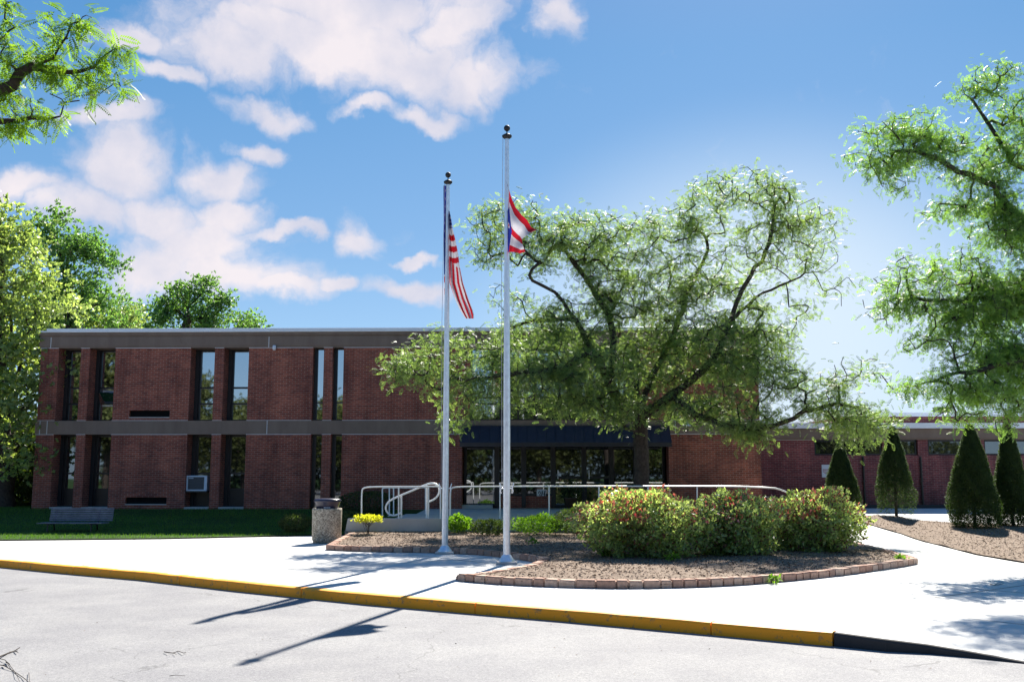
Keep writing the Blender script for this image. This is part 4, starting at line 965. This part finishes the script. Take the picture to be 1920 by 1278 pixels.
# ------------------------------------------------------------------ shrubs
def bush_mi(P, r):
    top = P[:, 2] > np.quantile(P[:, 2], .72); a = r.uniform(0, 1, len(P)); patch = np.sin(P[:,0]*4.1)*np.sin(P[:,1]*3.7 + 1) > .0
    return np.where(top & patch & (a < .26), 1, np.where(a > .86, 2, 0))
def bush(label, base_uv, u0, u1, vtop, n, seed):
    p = G(*base_uv); s = p.y / F; rx = (u1 - u0)/2 * s; h = at(base_uv[0], vtop, p.y).z - p.z
    b_ = Vector((at((u0+u1)/2, 1000, p.y).x, p.y, bed_z(p.x, p.y) - .01))
    return shell_plant('flowering_bush', label, 'bush', b_, rx * 1.17, min(rx, 1.0), (h - .06) * .90, int(n * 1.3), .075, [M['bush'], M['bushred'], M['bushbrown']], bush_mi, 'vase', 26, None, 'clipped bushes in the front bed', M['bark_grey'], seed, z0=-.1, lump=.17, inner=1.0, lowcut=-.9)
bush('largest clipped bush, left end of the row nearest the flagpoles', (1205, 1052), 1092, 1325, 912, 21000, 1)
bush('clipped red-tipped bush in the middle of the row of bushes', (1365, 1048), 1300, 1452, 914, 15000, 2)
bush('clipped red-tipped bush at the right end of the row by the walkway', (1490, 1040), 1432, 1612, 911, 17000, 3)
def shrub(name, label, cat, uv, u0, u1, vtop, n, mat, size, seed, ry=None, lump=.15, tmpl=None, zf=bed_z, inner=.4, stems=5, z0=.1, group=None, lowcut=-.92):
    p = G(*uv); s = p.y / F; rx = (u1-u0)/2*s; h = at(uv[0], vtop, p.y).z - p.z
    return shell_plant(name, label, cat, Vector((p.x, p.y, zf(p.x, p.y) - .01)), rx, ry or rx, max(.15, h - .05), n, size, [mat], None, 'dome', stems, tmpl, group, None, seed, z0, lump, inner, lowcut)
shrub('golden_shrub', 'small yellow-leaved shrub in front of the platform wall', 'shrub', (690, 1008), 664, 716, 970, 1500, M['yellowleaf'], .055, 11, inner=.7, lump=.25, z0=.5, stems=9, lowcut=-.4)
shrub('leafy_plant', 'bright green leafy plant right behind the shorter flagpole', 'plant', (858, 1006), 832, 882, 970, 1300, M['greenleaf'], .07, 12, inner=.6, lump=.2)
shrub('low_shrub', 'dull green low shrub between the two flagpoles', 'shrub', (916, 1010), 880, 946, 977, 2200, M['darkleaf'], .05, 13, lump=.2)
shrub('low_shrub', 'spreading yellow-green low shrub right of the taller flagpole', 'shrub', (1010, 1009), 962, 1062, 970, 3600, M['greenleaf'], .05, 14, ry=.6, lump=.25)
shrub('rounded_shrub', 'dark rounded shrub touching the left side of the biggest bush', 'shrub', (1082, 1010), 1040, 1130, 954, 4500, M['darkleaf'], .045, 15, ry=.7, lump=.08)
shrub('hedge_shrub', 'clipped brownish shrub on the lawn left of the litter bin', 'shrub', (553, 1000), 524, 582, 958, 3500, M['darkleaf'], .045, 16, zf=lambda x, y: H(y), lump=.05, inner=.3)
shrub('hedge_shrub', 'low clipped hedge shrub behind the litter bin and beside the steps', 'shrub', (655, 995), 618, 700, 955, 4500, M['darkleaf'], .045, 17, zf=lambda x, y: H(y), lump=.05, inner=.3)
pw = to_world(fx(690, 940, -1.2), -1.2, H(32)); shell_plant('hedge_shrub', 'dark clipped hedge against the brick wall behind the looped handrail', 'shrub', pw, 1.05, .6, .75, 5000, .05, [M['darkleaf']], None, 'dome', 5, None, None, None, 18, .1, .05, .3)
# tiny weeds
for uv, lab in (((1000, 1028), 'tiny weed in the shaded mulch behind the taller flagpole'), ((1133, 1052), 'small weed at the foot of the biggest bush'), ((1263, 1062), 'green weed low under the row of bushes'), ((1452, 1094.5), 'weed growing at the outside of the front rim'), ((1690, 1060), 'yellow-green weed on the right tip of the rim')):
    p = G(*uv); z = bed_z(p.x, p.y) if pip(np.array([[p.x, p.y]]), bed_poly)[0] else 0.0
    shell_plant('weed', lab, 'weed', Vector((p.x, p.y, z)), .11, .09, .13, 60, .06, [M['greenleaf']], None, 'dome', 3, None, None, None, int(uv[0]), .3, .3, .7)

# clipped conifers
def arbor(label, uv, vtop, u0, u1, n, seed, hole=0.0):
    p = G(*uv); s = p.y / F; rx = (u1-u0)/2*s; h = at(uv[0], vtop, p.y).z - p.z; r = np.random.default_rng(seed); e = empty('arborvitae', (p.x, p.y, H(p.y) + .05), label, 'conifer')
    t = r.uniform(0, 1, n)**.75; a = r.uniform(0, 6.28, n); k = np.interp(t, [0, .06, .22, .45, .7, .88, 1], [.82, .96, 1.0, .80, .50, .26, .05])
    rr_ = rx * 1.06 * k * (1 + .07*np.sin(a*3 + t*7 + seed) + .05*np.sin(a*7 + t*23)) * (1 - .55 * r.uniform(0, 1, n)**1.6)
    z = .02 + t * (h - .06); P = np.column_stack([np.cos(a)*rr_, np.sin(a)*rr_, z]); d = unit(np.column_stack([np.cos(a)*.55, np.sin(a)*.55, np.full(n, 1.0)]) + r.normal(0, .32, (n, 3)))
    if hole:
        keep = ~((t < .33) & (r.uniform(0, 1, n) < hole * (1 - t/.33)**.5)); P = P[keep]; d = d[keep]; n = len(P)
    tv, tf = cluster_tmpl(4, .7, .32, 5); V, Fc = scatter(tv, tf, P, d, r.uniform(0, 6.28, n), r.uniform(.06, .11, n))
    np_mesh('foliage', V, Fc, M['cedar'], e, attr=np.repeat(r.uniform(0, 1, n), len(tf)))
    m = MB(); m.tube([(0,0,-.1), (.01,0,h*.5), (0,.01,h*.9)], [.05, .035, .01], 7)
    for i in range(40):
        zz = r.uniform(.1, .85)*h; aa = r.uniform(0, 6.28); rad_ = rx * np.interp(zz/h, [0, .2, .5, 1], [.7, .85, .6, .05]); m.tube([(0,0,zz), (math.cos(aa)*rad_*.9, math.sin(aa)*rad_*.9, zz + .25)], [.012, .004], 4)
    m.build('trunk', M['bark'], e); return e
arbor('pointed conifer right beside the white notice sign', (1580, 963), 834, 1550, 1609, 15000, 1)
arbor('thin-bottomed pointed conifer standing second from the sign', (1681, 969), 803, 1648, 1713, 15000, 2, .75)
arbor('largest dark pointed conifer on the right mulch bed', (1829, 996), 800, 1788, 1872, 26000, 3)
arbor('tall conifer cut by the right edge of the photo', (1900, 992), 795, 1872, 1930, 22000, 4)

# ------------------------------------------------------------------ trees
def wp(u, v, Y): return tuple(at(u, v, Y))
YT = 28.3
fr6 = frond(5, 1.0, .36, .15); fr9 = frond(9)
tb = at(1203, 900, YT); tb = (tb.x, YT, H(YT) + .02)
limbs = [[tb, wp(1204, 905, YT), wp(1203, 850, YT), wp(1200, 812, YT), wp(1198, 790, YT)],
  [wp(1198, 800, YT), wp(1172, 765, YT-.3), wp(1145, 720, YT-.6), wp(1110, 655, YT-.8), wp(1080, 600, YT-1), wp(1040, 550, YT-1.2), wp(985, 520, YT-1.4)],
  [wp(1110, 655, YT-.8), wp(1050, 690, YT-1.8), wp(960, 700, YT-2.6), wp(870, 710, YT-3)],
  [wp(1080, 600, YT-1), wp(1000, 600, YT-.4), wp(940, 620, YT)],
  [wp(1198, 800, YT), wp(1210, 740, YT+.3), wp(1235, 680, YT+.6), wp(1270, 610, YT+.9), wp(1290, 550, YT+1), wp(1330, 470, YT+1.2)],
  [wp(1145, 720, YT-.6), wp(1150, 620, YT-.1), wp(1110, 540, YT+.2), wp(1060, 470, YT+.2)],
  [wp(1198, 790, YT), wp(1260, 740, YT-.5), wp(1330, 680, YT-1), wp(1370, 600, YT-1.2), wp(1390, 545, YT-1.2), wp(1440, 460, YT-1.2), wp(1450, 390, YT-1.2)],
  [wp(1370, 600, YT-1.2), wp(1430, 550, YT-.8), wp(1500, 520, YT-.6)],
  [wp(1260, 740, YT-.5), wp(1330, 790, YT-1.8), wp(1400, 800, YT-2.4), wp(1450, 797, YT-2.7), wp(1490, 780, YT-3), wp(1550, 760, YT-3.2), wp(1610, 765, YT-3.2)],
  [wp(1200, 812, YT), wp(1175, 800, YT-.6), wp(1130, 770, YT-1.2), wp(1080, 745, YT-1.6)]]
blobs = [(790,675,68,48,-3),(745,690,28,35,-3.2),(860,735,68,44,-3),(845,790,34,16,-3,1.2),(825,638,34,20,-2.8),(905,650,55,36,-2.4),(925,420,58,44,-1,1.1),(905,475,34,24,-1),(960,650,60,36,1.5,.8),(1060,650,70,40,2.2,.8),(930,690,50,34,1,.7),(975,395,40,34,-.6),(1010,470,64,50,-.6),(950,560,50,34,-.8,.5),
 (1085,445,90,52,.2,1.1),(1175,460,80,62,.5),(1255,430,56,52,.8,.9),(1320,395,50,62,1,.8),(1410,355,76,48,-1,.8),(1345,350,40,34,0,.6),(1490,410,62,52,-1,.8),(1545,430,44,34,-.8,.7),(1530,480,50,34,-.7,.5),(1430,460,80,60,-1,.65),(1310,520,80,60,.6,.8),
 (1200,570,100,66,.4,1),(1080,600,90,60,-.8,.8),(1000,630,80,44,-1,1),(1000,715,90,46,-2,1.2),(1110,700,100,56,-1.4,1.2),(1230,680,100,64,0,1.2),(1350,650,76,66,-1,1.2),(1400,720,70,60,-1.8,1.3),(1470,700,50,46,-2,1.2),
 (1150,765,80,28,-1,1.1),(1290,770,90,34,-1,1.2),(1060,765,60,22,-1.8,1),(1400,790,70,30,-2.4,1.2),(1420,822,30,18,-2.6,1.3),(1570,700,46,34,-3,.7),(1530,740,50,30,-3,.9),(1580,780,80,26,-3.2,1.3),(1600,812,50,22,-3.2,1.3),(1655,790,36,26,-3,1),(1630,680,24,26,-3,.6),(1380,560,70,60,0,.7),(1440,620,60,50,-1,.8),(1150,520,80,50,.2,.8),(1260,600,80,60,.2,.9),(1440,660,60,50,-1,1),(1570,545,40,30,-.6,.3),(1480,585,60,24,-.8,.3)]
tree('large spreading honey locust tree standing right of the flagpoles before the entrance', limbs, blobs, YT, 52, .21, fr6, 20, .15, M['locust'], M['bark'], 'locust_tree', .21, .006, .24, 21, -.18, jit=.028, back=5, depth=1.3)

YR = 20.0
limbs = [[(12.6, YR + .3, H(YR)), (12.5, YR + .3, 2.0), wp(2120, 640, YR), wp(2090, 560, YR)],
  [wp(2120, 660, YR), wp(2060, 540, YR), wp(1960, 450, YR), wp(1910, 405, YR), wp(1860, 350, YR-.1), wp(1800, 322, YR-.3), wp(1740, 290, YR-.4), wp(1680, 285, YR-.4)],
  [wp(2090, 560, YR), wp(2040, 420, YR+.3), wp(1960, 345, YR+.5), wp(1900, 300, YR+.5), wp(1850, 230, YR+.4), wp(1800, 160, YR+.3)],
  [wp(2090, 560, YR), wp(2000, 560, YR+.2), wp(1900, 560, YR), wp(1800, 560, YR-.4), wp(1690, 560, YR-.6)],
  [wp(2120, 640, YR), wp(2020, 660, YR-.5), wp(1900, 680, YR-1), wp(1800, 700, YR-1.3), wp(1720, 720, YR-1.4)],
  [wp(2120, 640, YR), wp(2160, 480, YR), wp(2190, 330, YR)]]
blobs = [(1855,145,52,26,.3,1.2),(1905,190,40,40,.3),(1815,175,26,16,.3),(1720,238,70,26,-.3,1.4),(1640,250,44,26,-.4,1.2),(1620,300,44,20,-.4,1.1),(1700,300,60,30,-.3,1.2),(1665,345,40,26,-.4,1.1),(1780,262,60,30,0,1.3),(1810,320,60,26,-.1,1.2),(1880,300,50,50,.3,1.3),
 (1780,395,62,16,-.1,1.4),(1850,390,50,30,0,1.4),(1900,450,50,50,0,1.4),(1880,540,70,50,0,1.5),(1800,500,60,40,-.2,1.1),(1720,490,40,26,-.5,.7),(1680,525,50,26,-.6,.8),(1645,570,36,30,-.6,.7),(1740,575,70,36,-.5,1),(1840,610,80,44,-.4,1.5),(1770,650,60,34,-.8,1.1),(1700,645,36,26,-.9,.6),
 (1880,680,60,50,-.8,1.7),(1790,720,70,26,-1.2,1.2),(1720,740,46,20,-1.3,1.1),(1860,740,70,24,-1.1,1.6),(1800,775,56,14,-1.3,1.2),(1900,765,44,16,-1.1,1.2),(1640,700,30,30,-1,.5),(1675,600,30,20,-.6,.5),
 (1900,620,60,60,.2,1.6),(1830,560,60,50,0,1.2),(1900,700,60,60,-.4,1.6),(1760,520,50,40,-.2,.8),(1890,370,50,40,.2,1.2),(1850,440,50,30,0,.9),(1900,560,60,50,.3,1.4),(1905,250,40,40,.3,1),(1900,430,50,30,.2,1.2),(1880,800,40,12,-1.1,1),(2010,260,110,110,.4,.8),(2000,480,90,120,.2,1),(2000,680,90,70,-.5,1),(2160,330,110,160,0,.6),(2250,560,90,120,0,.5)]
tree('tall locust tree leaning in over the right walkway from beyond the frame', limbs, blobs, YR, 64, .17, fr6, 22, .135, M['locust_right'], M['bark'], 'locust_tree', .17, .005, .2, 33, -.2, jit=.028, back=5, depth=1.3)

YN = 8.2
limbs = [[(-6.6, 9.2, 0), (-6.5, 9.2, 1.5), (-6.4, 9.1, 3.2), (-6.3, 9.0, 4.6)],
  [(-6.4, 9.1, 3.4), wp(-260, 300, YN+.3), wp(-100, 240, YN), wp(0, 228, YN), wp(60, 222, YN), wp(108, 216, YN), wp(120, 195, YN), wp(150, 188, YN)],
  [wp(-100, 240, YN), wp(-60, 190, YN), wp(0, 165, YN), wp(25, 160, YN), wp(42, 140, YN), wp(62, 124, YN-.05), wp(75, 130, YN-.05)],
  [wp(62, 124, YN-.05), wp(95, 110, YN-.1), wp(112, 90, YN-.1), wp(150, 35, YN-.1)],
  [wp(75, 130, YN-.05), wp(130, 135, YN), wp(150, 155, YN), wp(195, 174, YN)],
  [wp(130, 120, YN), wp(175, 124, YN), wp(200, 105, YN), wp(225, 92, YN)],
  [(-6.3, 9.0, 4.4), wp(-400, 60, YN+.5), wp(-300, -60, YN+.3)]]
blobs = [(50,95,70,42,0,1.6),(95,55,40,24,-.1,1.2),(150,35,26,16,-.1,1),(120,120,60,26,0,1.4),(30,170,50,26,0,1.3),(90,185,60,20,0,1.2),(60,215,60,12,0,.9),(185,120,40,24,0,.8),(205,160,22,26,0,.6),(15,15,26,16,0,.8),(225,100,14,14,0,.6),(30,240,40,12,0,.6),
 (-120,120,110,100,.2,.8),(-300,60,140,140,.4,.5),(-420,-80,140,120,.4,.4),(-200,-60,140,90,0,.4)]
tree('sunlit locust tree whose branch reaches in at the top left corner', limbs, blobs, YN, 75, .13, fr9, 16, .15, M['locust_near'], M['bark'], 'locust_tree', .06, .003, .1, 5, -.35, jit=.014, back=4)

# trees at the left end of the building and behind it
cl = cluster_tmpl(7, .8, .6, 2); cl2 = cluster_tmpl(6, .9, .7, 4)
def round_tree(label, ub, Y, blobs, dens, tr, per, size, mat, seed, spread=.35, lean=0):
    b_ = at(ub, 900, Y); base = (b_.x, Y, H(Y) + .02); mu = sum(q[0] for q in blobs)/len(blobs); vs_ = [q[1] for q in blobs]
    limbs = [[base, (b_.x + .05, Y, 1.6), tuple(at(ub + (mu-ub)*.3, max(vs_) - 10, Y)), tuple(at(mu, sum(vs_)/len(vs_), Y))]]
    for q in blobs[::2]: limbs.append([tuple(at(ub + (mu-ub)*.3, max(vs_) - 10, Y)), tuple(at((q[0]+mu)/2, q[1] + 20, Y)), tuple(at(q[0], q[1], Y))])
    return tree(label, limbs, blobs, Y, dens, tr, cl, per, size, mat, M['bark'], 'tree', spread, .008, .45, seed, -.05, None, .07, 3, .3)
round_tree('bright leafy tree overhanging the left end of the building', 10, 35, [(-60,600,90,90,0),(0,480,70,60,0),(50,520,70,60,-.5),(20,420,50,40,0),(-10,385,26,24,0),(60,450,40,34,0),(90,580,60,50,-.6),(0,640,70,60,-1),(50,680,50,40,-1),(10,740,60,40,-1.5),(30,800,44,34,-1.5),(50,850,34,20,-1.6),(10,870,40,20,-1.5),(-80,500,80,100,0),(-60,750,70,80,-1),(-180,620,90,140,0),(70,740,40,40,-1),(90,680,40,40,-.6)], 7, .28, 24, .23, M['maple'], 41)
round_tree('dark airy tree rising behind the left roof corner', 150, 43, [(130,470,70,50,0),(180,470,50,36,0),(90,430,50,26,0),(120,405,14,12,0),(160,540,70,50,0),(215,490,26,20,0),(110,560,60,50,0),(200,580,40,36,0),(90,620,70,50,0),(40,560,50,60,0),(60,680,60,50,0)], 8, .26, 30, .20, M['fartree'], 42)
round_tree('yellow-green tree crown just above the left part of the roof', 200, 46, [(190,595,60,40,0),(130,600,50,36,0),(240,610,44,26,0),(90,650,60,50,0),(160,650,60,40,0)], 9, .2, 30, .20, M['maple'], 43)
round_tree('tree with upright pointed tufts above the middle of the left roof', 345, 58, [(345,560,30,44,0),(375,555,22,40,0),(320,575,26,36,0),(400,590,30,36,0),(420,575,18,34,0),(290,590,28,34,0),(360,600,70,30,0),(260,600,26,30,0),(470,600,14,20,0),(340,530,20,22,0),(385,530,16,24,0),(420,555,14,20,0)], 7, .25, 26, .24, M['fartree'], 44)
round_tree('small tree showing just above the roof at the right of the distant tufts', 455, 60, [(440,600,16,22,0),(465,602,14,18,0),(480,608,12,12,0),(450,620,30,14,0)], 5, .15, 24, .24, M['fartree'], 45)
round_tree('low distant tree left of the tufted trees', 245, 60, [(232,570,22,26,0),(255,585,22,26,0),(240,610,36,20,0)], 5, .15, 24, .24, M['fartree'], 46)
# shady thicket at the far left ground
r = np.random.default_rng(8)
for i in range(10):
    X = -31 + i * 1.5; Y = 40 - (i % 3) * 1.5 - 0
    shell_plant('thicket_shrub', 'dense unlit shrub in the dark thicket left of the building', 'shrub', Vector((X, Y, H(40) - .1)), 2.3, 1.8, 3.6 + .8*(i % 2), 9000, .17, [M['darkleaf']], None, 'dome', 7, cl2 if False else None, 'shrubs of the dark thicket', None, 60 + i, -.2, .15, .4)
# more woodland far behind, fills the horizon beyond the left end
for i in range(7):
    base = Vector((-60 + i * 8, 66 + (i % 3) * 5, .5))
    round_tree('distant woodland tree beyond the lawn at the left', 960 + base.x / base.y * F, base.y, [(960 + base.x/base.y*F + q[0], q[1], 60, 60, 0) for q in ((0,760),(-50,820),(50,820),(0,880),(-30,720))], 1.6, .3, 24, .42, M['fartree'], 70 + i, .5)['group'] = 'distant woodland trees'

# trees across the road behind the viewpoint (they fill the window reflections)
def back_tree(loc, h, src=None):
    e = empty('street_tree', loc, 'tree across the road facing the school, mirrored in its ground floor windows', 'tree', 'trees across the road')
    if src: 
        for ch in src.children:
            c2 = ch.copy(); C.objects.link(c2); c2.parent = e
        return e
    r = np.random.default_rng(5); att = unit(r.normal(size=(260, 3))) * (r.uniform(.2, 1, (260, 1))**.5) * [4.4, 4.0, 3.4] + [0, 0, 5.4]
    lb = [[(0,0,0), (0,0,1.5), (.1,0,3.0), (0,0,5.5)], [(0,0,3), (1.5,.3,4.6), (2.6,.3,6)], [(0,0,3), (-1.6,-.2,4.4), (-2.8,0,5.6)]]
    A, par, rad, tips = branch_net(lb, att, .22, .01, .5, .08, 6); branch_mesh('trunk', A, par, rad, M['bark'], e); leafy('crown', A, par, tips, cl, 24, .34, M['backtree'], e, .4, -.05, 7)
    return e
bt = back_tree(Vector((-26, -20, -.1)), 9)
for x_, y_, s_ in ((-17, -23, 1.12), (-8.5, -21, .98), (0, -24, 1.1), (9, -21, 1.0), (18, -24, 1.15), (27, -20, 1.0)):
    o = back_tree(Vector((x_, y_, -.1)), 9, bt); o.scale = (s_, s_, s_ * random.uniform(.9, 1.08)); o.rotation_euler.z = random.uniform(0, 6)

# ------------------------------------------------------------------ fallen twigs and litter on the road
def twig(label, strokes, Z=-.136, r0=.006):
    pts0 = [road_pt(u, v, Z + .008) for u, v in strokes[0][0]]; b0 = pts0[0]; e = empty('fallen_twig', b0, label, 'twig'); m = MB()
    for st, rr_ in strokes: m.tube([road_pt(u, v, Z + .012 + .01*math.sin(i*2)) - b0 for i, (u, v) in enumerate(st)], [rr_*(1 - .5*i/(len(st)-1)) for i in range(len(st))], 5)
    m.build('wood', M['bark'], e)
twig('thick dark broken twig at the bottom left edge of the road', [([(-20,1236),(0,1230),(14,1224),(28,1219),(37,1213)], .009), ([(28,1219),(34,1222)], .006)])
twig('thin knotty forked twig in the bottom left corner of the road', [([(-15,1243),(8,1247),(25,1257),(42,1268),(52,1276),(62,1290)], .0045), ([(0,1234),(9,1236),(16,1243),(26,1256),(32,1266),(37,1277)], .0035), ([(54,1260),(55,1275),(60,1285)], .003), ([(12,1240),(18,1244)], .008), ([(6,1246),(11,1248)], .008)])
twig('small curled twig lying on the asphalt left of the flag shadows', [([(308,1221),(316,1222.5),(325,1223),(334,1219.5),(344,1223),(349,1222)], .005), ([(325,1223),(331,1226)], .003)])
twig('short straw-like twig near the bottom of the road', [([(318,1266),(330,1264.5),(347,1266)], .003)])
twig('small curled twig on the pavement at the right edge', [([(1856,1094),(1864,1096),(1874,1095),(1882,1093)], .005), ([(1864,1096),(1872,1092),(1880,1090.5)], .003)], Z=0.0)
r = random.Random(3)
n = 90; pos = []; 
rr_ = np.random.default_rng(17)
P_ = np.array([tuple(road_pt(rr_.uniform(0, 1900), rr_.uniform(1150, 1275), -.132)) for _ in range(n)]); P_ = P_[P_[:,1] < np.interp(P_[:,0], [p.x for p in kl], [p.y for p in kl]) - .3]
tv, tf = leaf_tmpl(.5); V, Fc = scatter(tv, tf, P_, unit(np.column_stack([rr_.normal(size=(len(P_), 2)), np.zeros(len(P_))])), rr_.normal(0, .3, len(P_)), rr_.uniform(.008, .03, len(P_)))
tag(np_mesh('leaf_litter', V, Fc, M['chip'], attr=rr_.uniform(0, .4, len(P_))), 'scattered specks of dry leaf on the asphalt', 'leaf litter', kind='stuff')
r = np.random.default_rng(19); n = 16000; e = empty('reflection_hedge', (0, -27, -.1), 'long unseen hedge added across the road to darken the reflections in the entrance glass', 'hedge')  # hedge added out of view so panes mirror foliage, not bright horizon
P_ = np.column_stack([r.uniform(-42, 42, n), r.normal(0, .8, n), r.uniform(0, 1, n)**.8 * 3.4]); P_[:, 2] *= 1.5 + .2*np.sin(P_[:, 0]*.7) + .1*np.sin(P_[:, 0]*2.3)
V, Fc = scatter(*cl, P_, unit(r.normal(size=(n, 3)) + [0, 0, .4]), r.uniform(0, 6, n), r.uniform(.3, .55, n)); np_mesh('foliage', V, Fc, M['backtree'], e, attr=np.repeat(r.uniform(0, 1, n), len(cl[1])))

for x_, y_, s_ in ((-33, -8, 1.55), (-37.5, -3, 1.5), (-29.5, -9, 1.3)):
    o = back_tree(Vector((x_, y_, -.1)), 9, bt); o.scale = (s_ * .75, s_ * .75, s_); o.rotation_euler.z = x_
